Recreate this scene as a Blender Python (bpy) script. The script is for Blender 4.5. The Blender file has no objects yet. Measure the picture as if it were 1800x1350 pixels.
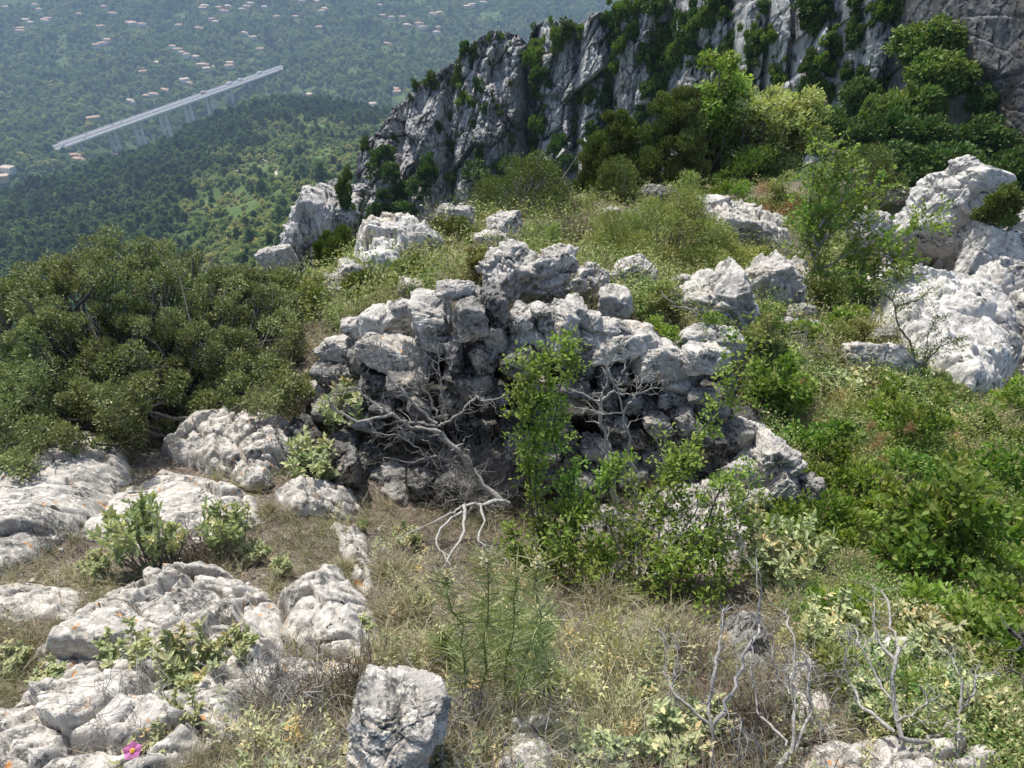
import bpy, bmesh, math
import numpy as np
R = math.radians
C = bpy.context.scene.collection
sc = bpy.context.scene

# ------------------------------------------------------------------ camera, sky, sun, exposure
F = 1200.0
PITCH = R(36)
cam_d = bpy.data.cameras.new("camera")
cam_d.sensor_width = 36.0
cam_d.lens = 24.0
cam_d.clip_start = 0.05
cam_d.clip_end = 30000.0
cam = bpy.data.objects.new("camera", cam_d)
C.objects.link(cam)
cam.location = (0, 0, 0)
cam.rotation_euler = (R(90) - PITCH, 0, 0)
sc.camera = cam

SUN_EL, SUN_AZ = R(60), R(-30)          # azimuth measured from +Y (ahead) towards +X
w = bpy.data.worlds.new("World")
sc.world = w
w.use_nodes = True
wn = w.node_tree
bg = wn.nodes["Background"]
sky = wn.nodes.new("ShaderNodeTexSky")
sky.sky_type = 'NISHITA'
sky.sun_disc = False
sky.sun_elevation = SUN_EL
sky.sun_rotation = SUN_AZ
sky.altitude = 400
sky.air_density = 1.0
sky.dust_density = 3.5
wn.links.new(sky.outputs[0], bg.inputs[0])
bg.inputs[1].default_value = 0.14
sd = bpy.data.lights.new("sun", 'SUN')
sd.energy = 4.3
sd.angle = R(1.0)
sd.color = (1.0, 0.955, 0.87)
sun = bpy.data.objects.new("sun", sd)
C.objects.link(sun)
sun.rotation_euler = (R(90) - SUN_EL, 0, math.pi - SUN_AZ)   # lamp shines along -Z
sc.view_settings.view_transform = 'Standard'
sc.view_settings.look = 'None'
sc.view_settings.gamma = 1.0
sc.view_settings.exposure = 0.5
sc.cycles.max_bounces = 5
sc.cycles.diffuse_bounces = 3
sc.cycles.glossy_bounces = 2
sc.cycles.transmission_bounces = 3
sc.cycles.volume_bounces = 0
sc.cycles.caustics_reflective = False
sc.cycles.caustics_refractive = False

# ------------------------------------------------------------------ picture <-> place
cp_, sp_ = math.cos(PITCH), math.sin(PITCH)
def kk(py):
    yc = 675 - np.asarray(py, float)
    return (yc * cp_ - F * sp_) / (F * cp_ + yc * sp_)
def mpp(py, Y):
    return Y / (F * cp_ + (675 - np.asarray(py, float)) * sp_)
def P(px, py, Y):
    return np.array([(px - 900) * mpp(py, Y), Y * np.ones_like(mpp(py, Y)), kk(py) * Y])
def P3(px, py, Y):
    return np.stack([(np.asarray(px, float) - 900) * mpp(py, Y), np.asarray(Y, float) + 0 * np.asarray(py), kk(py) * Y], -1)

# ------------------------------------------------------------------ noise
def _h(ix, iy, iz, s):
    h = (ix.astype(np.uint32) * np.uint32(374761393)) ^ (iy.astype(np.uint32) * np.uint32(668265263)) ^ (iz.astype(np.uint32) * np.uint32(2147483647)) ^ np.uint32((s * 974711 + 12345) & 0xffffffff)
    h = (h ^ (h >> np.uint32(13))) * np.uint32(1274126177)
    h = (h ^ (h >> np.uint32(16))) * np.uint32(2246822519)
    return h ^ (h >> np.uint32(13))
def noise(p, s=0):
    """value noise with quintic fade, -1..1"""
    p = np.asarray(p, np.float64)
    i = np.floor(p).astype(np.int64)
    f = p - i
    u = f * f * f * (f * (f * 6 - 15) + 10)
    out = 0
    for a in (0, 1):
        wa = u[..., 0] if a else 1 - u[..., 0]
        for b in (0, 1):
            wb = wa * (u[..., 1] if b else 1 - u[..., 1])
            for c in (0, 1):
                wc = wb * (u[..., 2] if c else 1 - u[..., 2])
                g = _h(i[..., 0] + a, i[..., 1] + b, i[..., 2] + c, s)
                gx = (g & np.uint32(1023)).astype(float) / 511.5 - 1
                gy = ((g >> np.uint32(10)) & np.uint32(1023)).astype(float) / 511.5 - 1
                gz = ((g >> np.uint32(20)) & np.uint32(1023)).astype(float) / 511.5 - 1
                out = out + wc * (gx * (f[..., 0] - a) + gy * (f[..., 1] - b) + gz * (f[..., 2] - c))
    return np.clip(out * 1.6, -1, 1)
def fbm(p, o=4, s=0, g=0.5, l=2.03):
    a, t, n = 1.0, 0.0, 0.0
    for k in range(o):
        t = t + a * noise(p * l ** k + 17.3 * k, s + k)
        n += a
        a *= g
    return t / n
def ridge(p, o=4, s=0, g=0.5):
    a, t, n = 1.0, 0.0, 0.0
    for k in range(o):
        t = t + a * (1 - 2 * np.abs(noise(p * 2.1 ** k + 9.1 * k, s + k)))
        n += a
        a *= g
    return t / n

def cells(p, s=0, tilt=1.2):
    """broken blocks: every Voronoi cell has its own height and its own tilt; returns height and distance to the crack"""
    p = np.asarray(p, float)
    i = np.floor(p).astype(np.int64)
    f1 = np.full(len(p), 9.); f2 = np.full(len(p), 9.); hh = np.zeros(len(p))
    for a in (-1, 0, 1):
        for b in (-1, 0, 1):
            for c in (-1, 0, 1):
                g = _h(i[:, 0] + a, i[:, 1] + b, i[:, 2] + c, s)
                g2 = _h(i[:, 0] + a, i[:, 1] + b, i[:, 2] + c, s + 71)
                q = np.stack([i[:, 0] + a + (g & np.uint32(1023)) / 1023., i[:, 1] + b + ((g >> np.uint32(10)) & np.uint32(1023)) / 1023., i[:, 2] + c + ((g >> np.uint32(20)) & np.uint32(1023)) / 1023.], -1)
                o = p - q
                d = np.sqrt((o ** 2).sum(-1))
                t = np.stack([(g2 & np.uint32(1023)) / 511.5 - 1, ((g2 >> np.uint32(10)) & np.uint32(1023)) / 511.5 - 1, ((g2 >> np.uint32(20)) & np.uint32(1023)) / 511.5 - 1], -1)
                h = t[:, 0] * t[:, 1] * .9 + (o * t).sum(-1) * tilt
                m = d < f1
                f2 = np.where(m, f1, np.minimum(f2, d))
                hh = np.where(m, h, hh)
                f1 = np.where(m, d, f1)
    return hh, f2 - f1

# ------------------------------------------------------------------ terrain
NEAR = [  # px, py, Y : where the soil is seen
 (0,1350,.80),(450,1350,.78),(900,1350,.80),(1350,1350,.84),(1800,1350,.86),
 (0,1150,1.28),(300,1150,1.3),(600,1150,1.32),(900,1150,1.38),(1300,1150,1.45),(1800,1150,1.5),
 (0,1000,1.85),(300,1000,1.95),(600,1000,2.05),(900,1000,2.3),(1200,1000,2.3),(1400,1000,2.3),(1800,1000,2.35),
 (0,880,2.55),(250,880,2.65),(520,880,2.75),(700,890,3.0),(900,890,3.05),(1100,880,3.0),(1300,880,2.9),(1500,880,3.0),(1800,880,3.05),
 (100,780,3.35),(300,770,3.5),(500,760,3.6),(1400,760,3.95),(1600,760,4.05),(1800,780,3.95),
 (300,640,4.9),(0,640,4.9),
 (560,600,4.75),(700,540,5.1),(850,505,5.6),(1000,520,5.3),(1150,590,4.7),(1300,640,4.6),
 (1450,680,4.75),(1700,700,4.9),(1500,600,6.0),(1350,560,6.2),(1300,480,8.0),(1500,500,8.2),
 (600,520,5.9),(700,460,7.3),(900,440,8.0),(1100,450,8.0),(560,490,6.9),
 (650,430,8.8),(800,400,10.3),(1000,385,11.0),(1250,375,12.0),(1450,365,12.5),(1560,400,11),
 (1800,600,6.9),(1800,470,9.0),(1740,400,11.0),
 (1000,345,13.6),(1250,340,14.5),(1450,330,14.8),(1750,560,7.2),(1740,420,9.6),
]
NEARX = [  # x, y, z : where it falls away
 (-3.6,6.5,-4.9),(-5.5,5,-5.2),(-6.5,9,-9),(-3.8,9,-6.6),(-3.0,12,-8.2),(-7,15,-16),(0,17,-8.2),(4,19,-8.6),(8,17,-8),(9,12,-7.2),
 (7.5,9,-6.2),(7.2,6.2,-5.6),(10,5,-7.5),(5,3,-4.2),(7,1.5,-5),(-4,2,-3.6),(-6,1,-4.6),(-4,-2,-2.6),(0,-3,-1.2),(4,-3,-2.2),(0,0,-1.55),(-1.2,0,-1.6),(1.3,0,-1.75),
 (12,22,-12),(4,24,-12.5),(-4,22,-14),(-12,22,-24),(-14,8,-18),(14,10,-12),(-10,-4,-6),(12,-4,-6),
]
def _tps(X, z, lam):
    n = len(X)
    d = np.hypot(X[:, None, 0] - X[None, :, 0], X[:, None, 1] - X[None, :, 1])
    K = d ** 1.5 + 0
    A = np.zeros((n + 3, n + 3))
    A[:n, :n] = K - lam * np.eye(n) * -1
    A[:n, n] = 1
    A[:n, n + 1:] = X
    A[n:, :n] = A[:n, n:].T
    return X, np.linalg.solve(A, np.concatenate([z, [0, 0, 0]]))
def _ev(T, q):
    X, c = T
    n = len(X)
    out = np.empty(len(q))
    for i in range(0, len(q), 40000):
        b = q[i:i + 40000]
        d = np.hypot(b[:, None, 0] - X[None, :, 0], b[:, None, 1] - X[None, :, 1]) ** 1.5
        out[i:i + 40000] = d @ c[:n] + c[n] + b @ c[n + 1:]
    return out
_n = P3(*[np.array(v, float) for v in zip(*NEAR)])
_n = np.concatenate([_n, np.array(NEARX, float)])
TN = _tps(_n[:, :2], _n[:, 2], 0.05)
FAR = [  # px, py, Y
 (0,352,690),(130,316,780),(250,282,880),(370,226,950),(450,199,1000),(520,189,1010),(600,193,980),(680,205,930),
 (0,480,400),(200,420,440),(0,560,330),(300,470,330),(500,440,250),(400,400,370),(250,360,560),(400,300,620),(620,300,480),(520,240,760),(640,250,700),(620,380,300),(560,350,380),(330,330,560),
 (120,290,1010),(60,275,1050),(0,300,960),(0,260,1080),(100,250,1130),
 (350,190,1470),(430,160,1540),(300,215,1400),(200,220,1330),(497,130,1640),
 (600,160,1450),(720,170,1400),(300,100,1750),(0,100,1750),(700,100,1700),(100,180,1420),
 (0,0,2150),(300,0,2150),(700,0,2200),(1000,0,2250),(900,60,1950),(1200,0,2300),
]
FARX = [ # x, y, z
 (-520,1150,-398),(-420,1250,-402),(-330,1330,-396),(-230,1250,-380),(-620,1060,-380),(-700,900,-372),(-100,1250,-372),(100,1200,-365),
 (60,900,-220),(150,500,-120),(0,300,-95),(120,150,-30),(60,60,-14),(30,40,-10.5),(0,45,-22),(-20,45,-34),(-30,70,-52),(-25,35,-33),(-40,110,-75),(0,110,-52),(30,90,-22),(-60,45,-58),(-100,150,-120),
 (-200,150,-140),(-300,250,-190),(-700,300,-230),(300,100,-20),(500,800,-190),(900,1500,-250),(700,2300,-230),(-1800,2300,-280),(-1500,1200,-330),(-1200,700,-280),
 (0,4200,60),(-2500,4500,20),(2500,4500,100),(3500,1500,50),(-3500,1500,-200),(0,8000,300),(-4000,8000,250),(4000,8000,300),(100,-100,-20),(-100,-100,-60),(800,-800,-50),(-800,-800,-200),
]
_f = np.concatenate([P3(*[np.array(v, float) for v in zip(*FAR)]), np.array(FARX, float)])
def _lp(q):
    r = np.hypot(q[:, 0], q[:, 1])
    return np.stack([np.log(r) * 1.0, np.arctan2(q[:, 0], q[:, 1]) * 1.6], -1), r
_q, _r = _lp(_f[:, :2])
TF = _tps(_q, _f[:, 2] / _r, 0.0005)
def sstep(a, b, x):
    t = np.clip((x - a) / (b - a), 0, 1)
    return t * t * (3 - 2 * t)
def terr(xy, rough=True):
    xy = np.atleast_2d(xy)
    r = np.hypot(xy[:, 0], xy[:, 1])
    z = np.zeros(len(xy))
    a = r < 34
    b = r > 18
    if a.any():
        z[a] = _ev(TN, xy[a])
    if b.any():
        q, rr = _lp(xy[b])
        zf = _ev(TF, q) * rr
        m = sstep(18, 34, r[b])
        z[b] = z[b] * (1 - m) + zf * m
    if rough:
        p = np.stack([xy[:, 0], xy[:, 1], 0 * r], -1)
        z = z + fbm(p * 1.3, 3, 5) * .09 * sstep(0, 3, r) + fbm(p * 6, 3, 8) * .035
        z = z + fbm(p / 45., 3, 31) * 9 * sstep(60, 400, r) + fbm(p / 220., 2, 35) * 22 * sstep(1000, 1900, r)
    return z
def cast(px, py, y0=.5, y1=9000.):
    """distance Y at which the ray through picture points meets the ground (nan: none)"""
    px, py = np.broadcast_arrays(np.asarray(px, float), np.asarray(py, float))
    px, py = px.ravel(), py.ravel()
    k, m = kk(py), (px - 900) / (F * cp_ + (675 - py) * sp_)
    lo = np.full(len(px), y0)
    res = np.full(len(px), np.nan)
    Y = y0
    done = np.zeros(len(px), bool)
    while Y < y1 and not done.all():
        Yn = Y * 1.04
        idx = np.where(~done)[0]
        z = terr(np.stack([m[idx] * Yn, np.full(len(idx), Yn)], -1))
        hit = k[idx] * Yn <= z
        h = idx[hit]
        if len(h):
            a, b = np.full(len(h), Y), np.full(len(h), Yn)
            for _ in range(5):
                c = (a + b) / 2
                zz = terr(np.stack([m[h] * c, c], -1))
                below = k[h] * c <= zz
                b = np.where(below, c, b)
                a = np.where(below, a, c)
            res[h] = (a + b) / 2
            done[h] = True
        Y = Yn
    return res
def G(px, py):
    """ground point under a picture point"""
    Y = cast(px, py)[0]
    return P(px, py, Y), Y
# ------------------------------------------------------------------ mesh helpers
def mesh_quads(name, V, Q, var=None, mi=None, T=None, smooth=False):
    """one mesh from vertices, quads and (optionally) triangles"""
    me = bpy.data.meshes.new(name)
    V = np.ascontiguousarray(V, np.float32)
    Q = np.zeros((0, 4), np.int32) if Q is None else np.asarray(Q, np.int32)
    T = np.zeros((0, 3), np.int32) if T is None else np.asarray(T, np.int32)
    me.vertices.add(len(V))
    me.vertices.foreach_set("co", V.ravel())
    loops = np.concatenate([Q.ravel(), T.ravel()]).astype(np.int32)
    me.loops.add(len(loops))
    me.loops.foreach_set("vertex_index", loops)
    n = len(Q) + len(T)
    me.polygons.add(n)
    st = np.concatenate([np.arange(len(Q)) * 4, len(Q) * 4 + np.arange(len(T)) * 3]).astype(np.int32)
    me.polygons.foreach_set("loop_start", st)
    if mi is not None:
        me.polygons.foreach_set("material_index", np.asarray(mi, np.int32))
    me.polygons.foreach_set("use_smooth", np.full(n, smooth, bool))
    if var is not None:
        at = me.attributes.new("var", 'FLOAT', 'FACE')
        at.data.foreach_set("value", np.asarray(var, np.float32))
    me.update()
    me.validate()
    return me

class MB:
    def __init__(s):
        s.V, s.Q, s.A, s.n = [], [], [], 0
    def add(s, v, q, a=0.5):
        q = np.asarray(q)
        s.V.append(np.asarray(v).reshape(-1, 3)); s.Q.append(q + s.n)
        s.A.append(np.broadcast_to(np.asarray(a, float), (len(q),)).copy())
        s.n += len(s.V[-1])
    def mesh(s, name, origin=(0, 0, 0), smooth=False):
        if not s.V:
            return None
        Q, A = np.concatenate(s.Q), np.concatenate(s.A)
        t = Q[:, 2] == Q[:, 3]
        return mesh_quads(name, np.concatenate(s.V) - np.asarray(origin), Q[~t], np.concatenate([A[~t], A[t]]), T=Q[t][:, :3], smooth=smooth)

def tag(o, label=None, cat=None, group=None, kind=None):
    if label: o["label"] = label
    if cat: o["category"] = cat
    if group: o["group"] = group
    if kind: o["kind"] = kind
    return o
def link(name, me, mat, parent=None, loc=(0, 0, 0)):
    o = bpy.data.objects.new(name, me)
    C.objects.link(o)
    o.location = loc
    if mat is not None:
        for m in (mat if isinstance(mat, (list, tuple)) else [mat]):
            me.materials.append(m)
    if parent is not None:
        o.parent = parent
    return o
def empty(name, loc, label, cat, group=None, rz=0):
    o = bpy.data.objects.new(name, None)
    C.objects.link(o)
    o.location = loc
    o.rotation_euler.z = rz
    o.empty_display_size = .1
    return tag(o, label, cat, group)
def copy_thing(o, loc, rz, s, label=None, group=None):
    c = o.copy(); C.objects.link(c)
    c.location = loc; c.rotation_euler = (0, 0, rz)
    c.scale = (s, s, s) if np.isscalar(s) else s
    if label: c["label"] = label
    if group: c["group"] = group
    for ch in list(o.children):
        d = ch.copy(); C.objects.link(d); d.parent = c
        for g in list(ch.children):
            e = g.copy(); C.objects.link(e); e.parent = d
    return c

def unit(v):
    return v / (np.linalg.norm(v, axis=-1, keepdims=True) + 1e-9)
def rdirs(rng, n):
    return unit(rng.normal(size=(n, 3)))

def tube(mb, pts, rad, n=5, a=0.5):
    pts = np.asarray(pts, float)
    rad = np.broadcast_to(np.asarray(rad, float), (len(pts),))
    t = unit(np.gradient(pts, axis=0))
    up = np.where(np.abs(t[:, 2:3]) < .9, [[0, 0, 1.]], [[1., 0, 0]])
    s1 = unit(np.cross(t, up)); s2 = np.cross(t, s1)
    an = np.arange(n) * 2 * math.pi / n
    v = pts[:, None] + rad[:, None, None] * (s1[:, None] * np.cos(an)[None, :, None] + s2[:, None] * np.sin(an)[None, :, None])
    m = len(pts)
    i = np.arange(m - 1)[:, None] * n; j = np.arange(n)[None]
    q = np.stack([i + j, i + (j + 1) % n, i + n + (j + 1) % n, i + n + j], -1).reshape(-1, 4)
    mb.add(v, q, a)

def wiggle(rng, a, b, n=6, amp=.1, sag=0.):
    a, b = np.asarray(a, float), np.asarray(b, float)
    t = np.linspace(0, 1, n)[:, None]
    L = np.linalg.norm(b - a)
    off = rng.normal(size=(n, 3)) * amp * L
    off[0] = 0; off[-1] = 0
    k = np.sin(t * math.pi)
    return a + (b - a) * t + off * .6 + k * np.array([0, 0, sag * L]) + k * rng.normal(size=3) * amp * L

def leaves(mb, rng, p, d, L, W, a, curve=.25, side=None, nice=False):
    """p base points, d directions, L lengths, W widths"""
    n = len(p)
    d = unit(d)
    L = np.broadcast_to(np.asarray(L, float), (n,))[:, None]
    W = np.broadcast_to(np.asarray(W, float), (n,))[:, None]
    s = unit(np.cross(d, rdirs(rng, n) + np.array([0, 0, 1.2]))) if side is None else side
    nn = np.cross(s, d)
    if not nice:
        v = np.stack([p, p + d * L * .5 + s * W * .5 - nn * L * curve * .15, p + d * L - nn * L * curve * .5, p + d * L * .5 - s * W * .5 - nn * L * curve * .15], 1)
        q = np.arange(n * 4).reshape(n, 4)
        mb.add(v, q, a)
        return
    def pt(t, w, z):
        return p + d * L * t + s * W * w + nn * (z * W - L * curve * t * t)
    v = np.stack([p, pt(.3, .42, .1), pt(.3, 0, -.06), pt(.3, -.42, .1), pt(.68, .45, .1), pt(.68, 0, -.06), pt(.68, -.45, .1), pt(1, 0, 0)], 1)
    base = np.arange(n)[:, None, None] * 8
    f = np.array([[0, 3, 2, 1], [1, 2, 5, 4], [2, 3, 6, 5], [4, 5, 6, 7]])[None]
    mb.add(v, (base + f).reshape(-1, 4), np.repeat(np.broadcast_to(np.asarray(a, float), (n,)), 4))

def blades(mb, rng, p, d, L, W, a, bend=.5):
    """curved grass blades in three spans"""
    n = len(p)
    L = np.broadcast_to(np.asarray(L, float), (n,))[:, None]
    W = np.broadcast_to(np.asarray(W, float), (n,))[:, None]
    d = unit(d)
    h = rdirs(rng, n); h[:, 2] *= .2
    s = unit(np.cross(d, h)); bb = unit(np.cross(s, d))
    bb[:, 2] -= .6
    rows = []
    for t, wv in ((0, .9), (.35, 1.), (.7, .7), (1, .12)):
        c = p + d * L * t + bb * L * bend * t * t
        rows += [c + s * W * wv * .5, c - s * W * wv * .5]
    v = np.stack(rows, 1)
    f = np.array([[0, 1, 3, 2], [2, 3, 5, 4], [4, 5, 7, 6]])[None]
    mb.add(v, (np.arange(n)[:, None, None] * 8 + f).reshape(-1, 4), np.repeat(np.broadcast_to(np.asarray(a, float), (n,)), 3))

# ------------------------------------------------------------------ materials
def newmat(name):
    m = bpy.data.materials.new(name); m.use_nodes = True
    nt = m.node_tree; nt.nodes.clear()
    return m, nt, nt.nodes.new, nt.links.new
def ramp(N, stops, interp='LINEAR'):
    r = N("ShaderNodeValToRGB"); r.color_ramp.interpolation = interp
    e = r.color_ramp.elements
    while len(e) < len(stops): e.new(.5)
    for k, (p, c) in enumerate(stops):
        e[k].position = p; e[k].color = (*c, 1) if len(c) == 3 else c
    return r
def mat_leaf(name, cols, trans=.25, rough=.6, hue=.06, spec=.3):
    """leaf colours picked by each face's own number, with light passing through"""
    m, nt, N, Lk = newmat(name)
    at = N("ShaderNodeAttribute"); at.attribute_name = "var"
    r = ramp(N, [(i / max(1, len(cols) - 1), c) for i, c in enumerate(cols)])
    Lk(at.outputs["Fac"], r.inputs[0])
    geo = N("ShaderNodeNewGeometry"); nz = N("ShaderNodeTexNoise"); nz.inputs["Scale"].default_value = 2.2; nz.inputs["Detail"].default_value = 2
    Lk(geo.outputs["Position"], nz.inputs["Vector"])
    hs = N("ShaderNodeHueSaturation")
    mr = N("ShaderNodeMapRange"); mr.inputs[1].default_value = .3; mr.inputs[2].default_value = .7; mr.inputs[3].default_value = .5 - hue * .4; mr.inputs[4].default_value = .5 + hue * .4
    mv = N("ShaderNodeMapRange"); mv.inputs[1].default_value = .3; mv.inputs[2].default_value = .7; mv.inputs[3].default_value = .78; mv.inputs[4].default_value = 1.2
    Lk(nz.outputs[0], mr.inputs[0]); Lk(nz.outputs[0], mv.inputs[0])
    Lk(mr.outputs[0], hs.inputs["Hue"]); Lk(mv.outputs[0], hs.inputs["Value"]); Lk(r.outputs[0], hs.inputs["Color"])
    b = N("ShaderNodeBsdfPrincipled"); b.inputs["Roughness"].default_value = rough; b.inputs["Specular IOR Level"].default_value = spec
    Lk(hs.outputs[0], b.inputs["Base Color"])
    o = N("ShaderNodeOutputMaterial")
    if trans > 0:
        t = N("ShaderNodeBsdfTranslucent"); mx = N("ShaderNodeMixShader"); mx.inputs[0].default_value = trans
        g = N("ShaderNodeMix"); g.data_type = 'RGBA'; g.blend_type = 'MULTIPLY'; g.inputs[0].default_value = 1; g.inputs[7].default_value = (1.3, 1.5, .6, 1)
        Lk(hs.outputs[0], g.inputs[6]); Lk(g.outputs[2], t.inputs[0])
        Lk(b.outputs[0], mx.inputs[1]); Lk(t.outputs[0], mx.inputs[2]); Lk(mx.outputs[0], o.inputs[0])
    else:
        Lk(b.outputs[0], o.inputs[0])
    return m
def mat_bark(name, c1, c2, scale=60.):
    m, nt, N, Lk = newmat(name)
    geo = N("ShaderNodeNewGeometry")
    nz = N("ShaderNodeTexNoise"); nz.inputs["Scale"].default_value = scale; nz.inputs["Detail"].default_value = 4; nz.inputs["Roughness"].default_value = .7
    Lk(geo.outputs["Position"], nz.inputs["Vector"])
    r = ramp(N, [(.32, c1), (.62, c2)]); Lk(nz.outputs[0], r.inputs[0])
    b = N("ShaderNodeBsdfPrincipled"); b.inputs["Roughness"].default_value = .85
    Lk(r.outputs[0], b.inputs["Base Color"])
    bp = N("ShaderNodeBump"); bp.inputs["Strength"].default_value = .5; bp.inputs["Distance"].default_value = .003
    Lk(nz.outputs[0], bp.inputs["Height"]); Lk(bp.outputs[0], b.inputs["Normal"])
    o = N("ShaderNodeOutputMaterial"); Lk(b.outputs[0], o.inputs[0])
    return m
def mixc(N, Lk, fac, a, b):
    g = N("ShaderNodeMix"); g.data_type = 'RGBA'
    if isinstance(fac, float): g.inputs[0].default_value = fac
    else: Lk(fac, g.inputs[0])
    for i, v in ((6, a), (7, b)):
        if isinstance(v, tuple): g.inputs[i].default_value = (*v, 1)
        else: Lk(v, g.inputs[i])
    return g.outputs[2]
def mat_rock(name, sc_=1., pale=(.62, .60, .56), grey=(.36, .355, .34), dark=(.07, .07, .065), lich=.5, orange=.0, darkamt=.5, streak=False, bump=.01, warm=(.5, .44, .36)):
    """limestone: pale patches of crustose lichen over grey stone, black lichen in spots, some orange"""
    m, nt, N, Lk = newmat(name)
    geo = N("ShaderNodeNewGeometry")
    mp = N("ShaderNodeMapping"); mp.inputs["Scale"].default_value = (sc_, sc_, sc_ * (.35 if streak else 1))
    Lk(geo.outputs["Position"], mp.inputs[0])
    def nz(s, d=4, ro=.6, dist=0.):
        n = N("ShaderNodeTexNoise"); n.inputs["Scale"].default_value = s; n.inputs["Detail"].default_value = d; n.inputs["Roughness"].default_value = ro; n.inputs["Distortion"].default_value = dist
        Lk(mp.outputs[0], n.inputs["Vector"]); return n.outputs[0]
    def th(v, a, b):
        r = N("ShaderNodeMapRange"); r.inputs[1].default_value = a; r.inputs[2].default_value = b; Lk(v, r.inputs[0]); r.interpolation_type = 'SMOOTHSTEP'
        return r.outputs[0]
    n1, n2, n3 = nz(3.2, 5, .65, .6), nz(14, 6, .72), nz(55, 3, .7)
    base = mixc(N, Lk, th(n1, .38, .62), grey, pale)
    base = mixc(N, Lk, th(nz(2.1, 3), .56, .72), base, warm)
    # white crusts
    c = mixc(N, Lk, th(n2, .60 - .12 * lich, .66 - .12 * lich), base, (min(1, pale[0] * 1.22), min(1, pale[1] * 1.22), min(1, pale[2] * 1.2)))
    # dark lichen: blotches and specks
    v1 = N("ShaderNodeMath"); v1.operation = 'MULTIPLY'
    Lk(th(nz(4.3, 5, .75, .5), .60 - .14 * darkamt, .68 - .1 * darkamt), v1.inputs[0]); Lk(th(nz(26, 4, .7), .40, .56), v1.inputs[1])
    c = mixc(N, Lk, v1.outputs[0], c, dark)
    c = mixc(N, Lk, th(n3, .66 - .06 * darkamt, .72), c, (dark[0] * 1.6, dark[1] * 1.6, dark[2] * 1.5))
    if orange > 0:
        v2 = N("ShaderNodeMath"); v2.operation = 'MULTIPLY'
        Lk(th(nz(9.5, 2, .5), .775 - .075 * orange, .80 - .075 * orange), v2.inputs[0]); Lk(th(nz(60, 3), .35, .5), v2.inputs[1])
        c = mixc(N, Lk, v2.outputs[0], c, (.52, .27, .11))
    b = N("ShaderNodeBsdfPrincipled"); b.inputs["Roughness"].default_value = .92; b.inputs["Specular IOR Level"].default_value = .2
    Lk(c, b.inputs["Base Color"])
    vo = N("ShaderNodeTexVoronoi"); vo.inputs["Scale"].default_value = 9; Lk(mp.outputs[0], vo.inputs["Vector"])
    ad = N("ShaderNodeMath"); ad.operation = 'ADD'; Lk(n2, ad.inputs[0])
    mu = N("ShaderNodeMath"); mu.operation = 'MULTIPLY'; mu.inputs[1].default_value = .5; Lk(n3, mu.inputs[0]); Lk(mu.outputs[0], ad.inputs[1])
    ad2 = N("ShaderNodeMath"); ad2.operation = 'ADD'; Lk(ad.outputs[0], ad2.inputs[0]); Lk(vo.outputs[0], ad2.inputs[1])
    bp = N("ShaderNodeBump"); bp.inputs["Strength"].default_value = .9; bp.inputs["Distance"].default_value = bump
    Lk(ad2.outputs[0], bp.inputs["Height"]); Lk(bp.outputs[0], b.inputs["Normal"])
    o = N("ShaderNodeOutputMaterial"); Lk(b.outputs[0], o.inputs[0])
    return m
def mat_flat(name, col, rough=.8, n=.12, scale=1.):
    m, nt, N, Lk = newmat(name)
    geo = N("ShaderNodeNewGeometry"); z = N("ShaderNodeTexNoise"); z.inputs["Scale"].default_value = scale; z.inputs["Detail"].default_value = 4
    Lk(geo.outputs["Position"], z.inputs["Vector"])
    r = ramp(N, [(.3, tuple(c * (1 - n) for c in col)), (.7, tuple(min(1, c * (1 + n)) for c in col))]); Lk(z.outputs[0], r.inputs[0])
    b = N("ShaderNodeBsdfPrincipled"); b.inputs["Roughness"].default_value = rough; Lk(r.outputs[0], b.inputs["Base Color"])
    o = N("ShaderNodeOutputMaterial"); Lk(b.outputs[0], o.inputs[0])
    return m

M = {}
M['rock'] = mat_rock('limestone', sc_=1.4, pale=(.53, .505, .46), grey=(.335, .32, .295), dark=(.08, .08, .07), lich=.6, orange=.35, darkamt=.7, bump=.014)
M['rock_near'] = mat_rock('limestone_mottled', sc_=1.7, pale=(.51, .48, .435), grey=(.335, .315, .285), dark=(.10, .10, .09), lich=.8, orange=1.25, darkamt=.75, bump=.012)
M['rock_white'] = mat_rock('limestone_bleached', sc_=.7, pale=(.59, .57, .535), grey=(.385, .375, .355), lich=.5, orange=.1, darkamt=.5, bump=.02)
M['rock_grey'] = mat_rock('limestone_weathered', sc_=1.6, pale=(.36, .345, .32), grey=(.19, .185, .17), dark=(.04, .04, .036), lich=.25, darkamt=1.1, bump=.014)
M['rock_wall'] = mat_rock('limestone_lichen_shade', sc_=1.6, pale=(.25, .245, .23), grey=(.11, .108, .10), dark=(.025, .025, .022), lich=.35, orange=.5, darkamt=1.3, bump=.014)  # black lichen and the shade of the wall face, both in the colours
M['rock_core_shade'] = mat_rock('limestone_core_shade', sc_=1.6, pale=(.12, .115, .105), grey=(.06, .058, .052), dark=(.02, .02, .018), lich=.1, darkamt=1.3, bump=.014)  # stone colours lowered to paint shade into the gaps
M['cliff'] = mat_rock('cliff_limestone', sc_=.16, pale=(.47, .46, .445), grey=(.27, .268, .26), dark=(.05, .05, .05), lich=.3, orange=0, darkamt=.95, streak=True, bump=.12, warm=(.44, .40, .36))
M['cliff_shade'] = mat_rock('cliff_limestone_shade', sc_=.3, pale=(.20, .20, .20), grey=(.12, .12, .12), dark=(.03, .03, .03), lich=.2, darkamt=.7, bump=.1, warm=(.14, .12, .10))  # same cliff rock with the gully's shade put into its colours
M['bark_grey'] = mat_bark('bark_grey', (.13, .12, .105), (.40, .38, .35), 110.)
M['bark_pale'] = mat_bark('bark_bleached', (.22, .21, .19), (.50, .485, .45), 110.)
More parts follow.
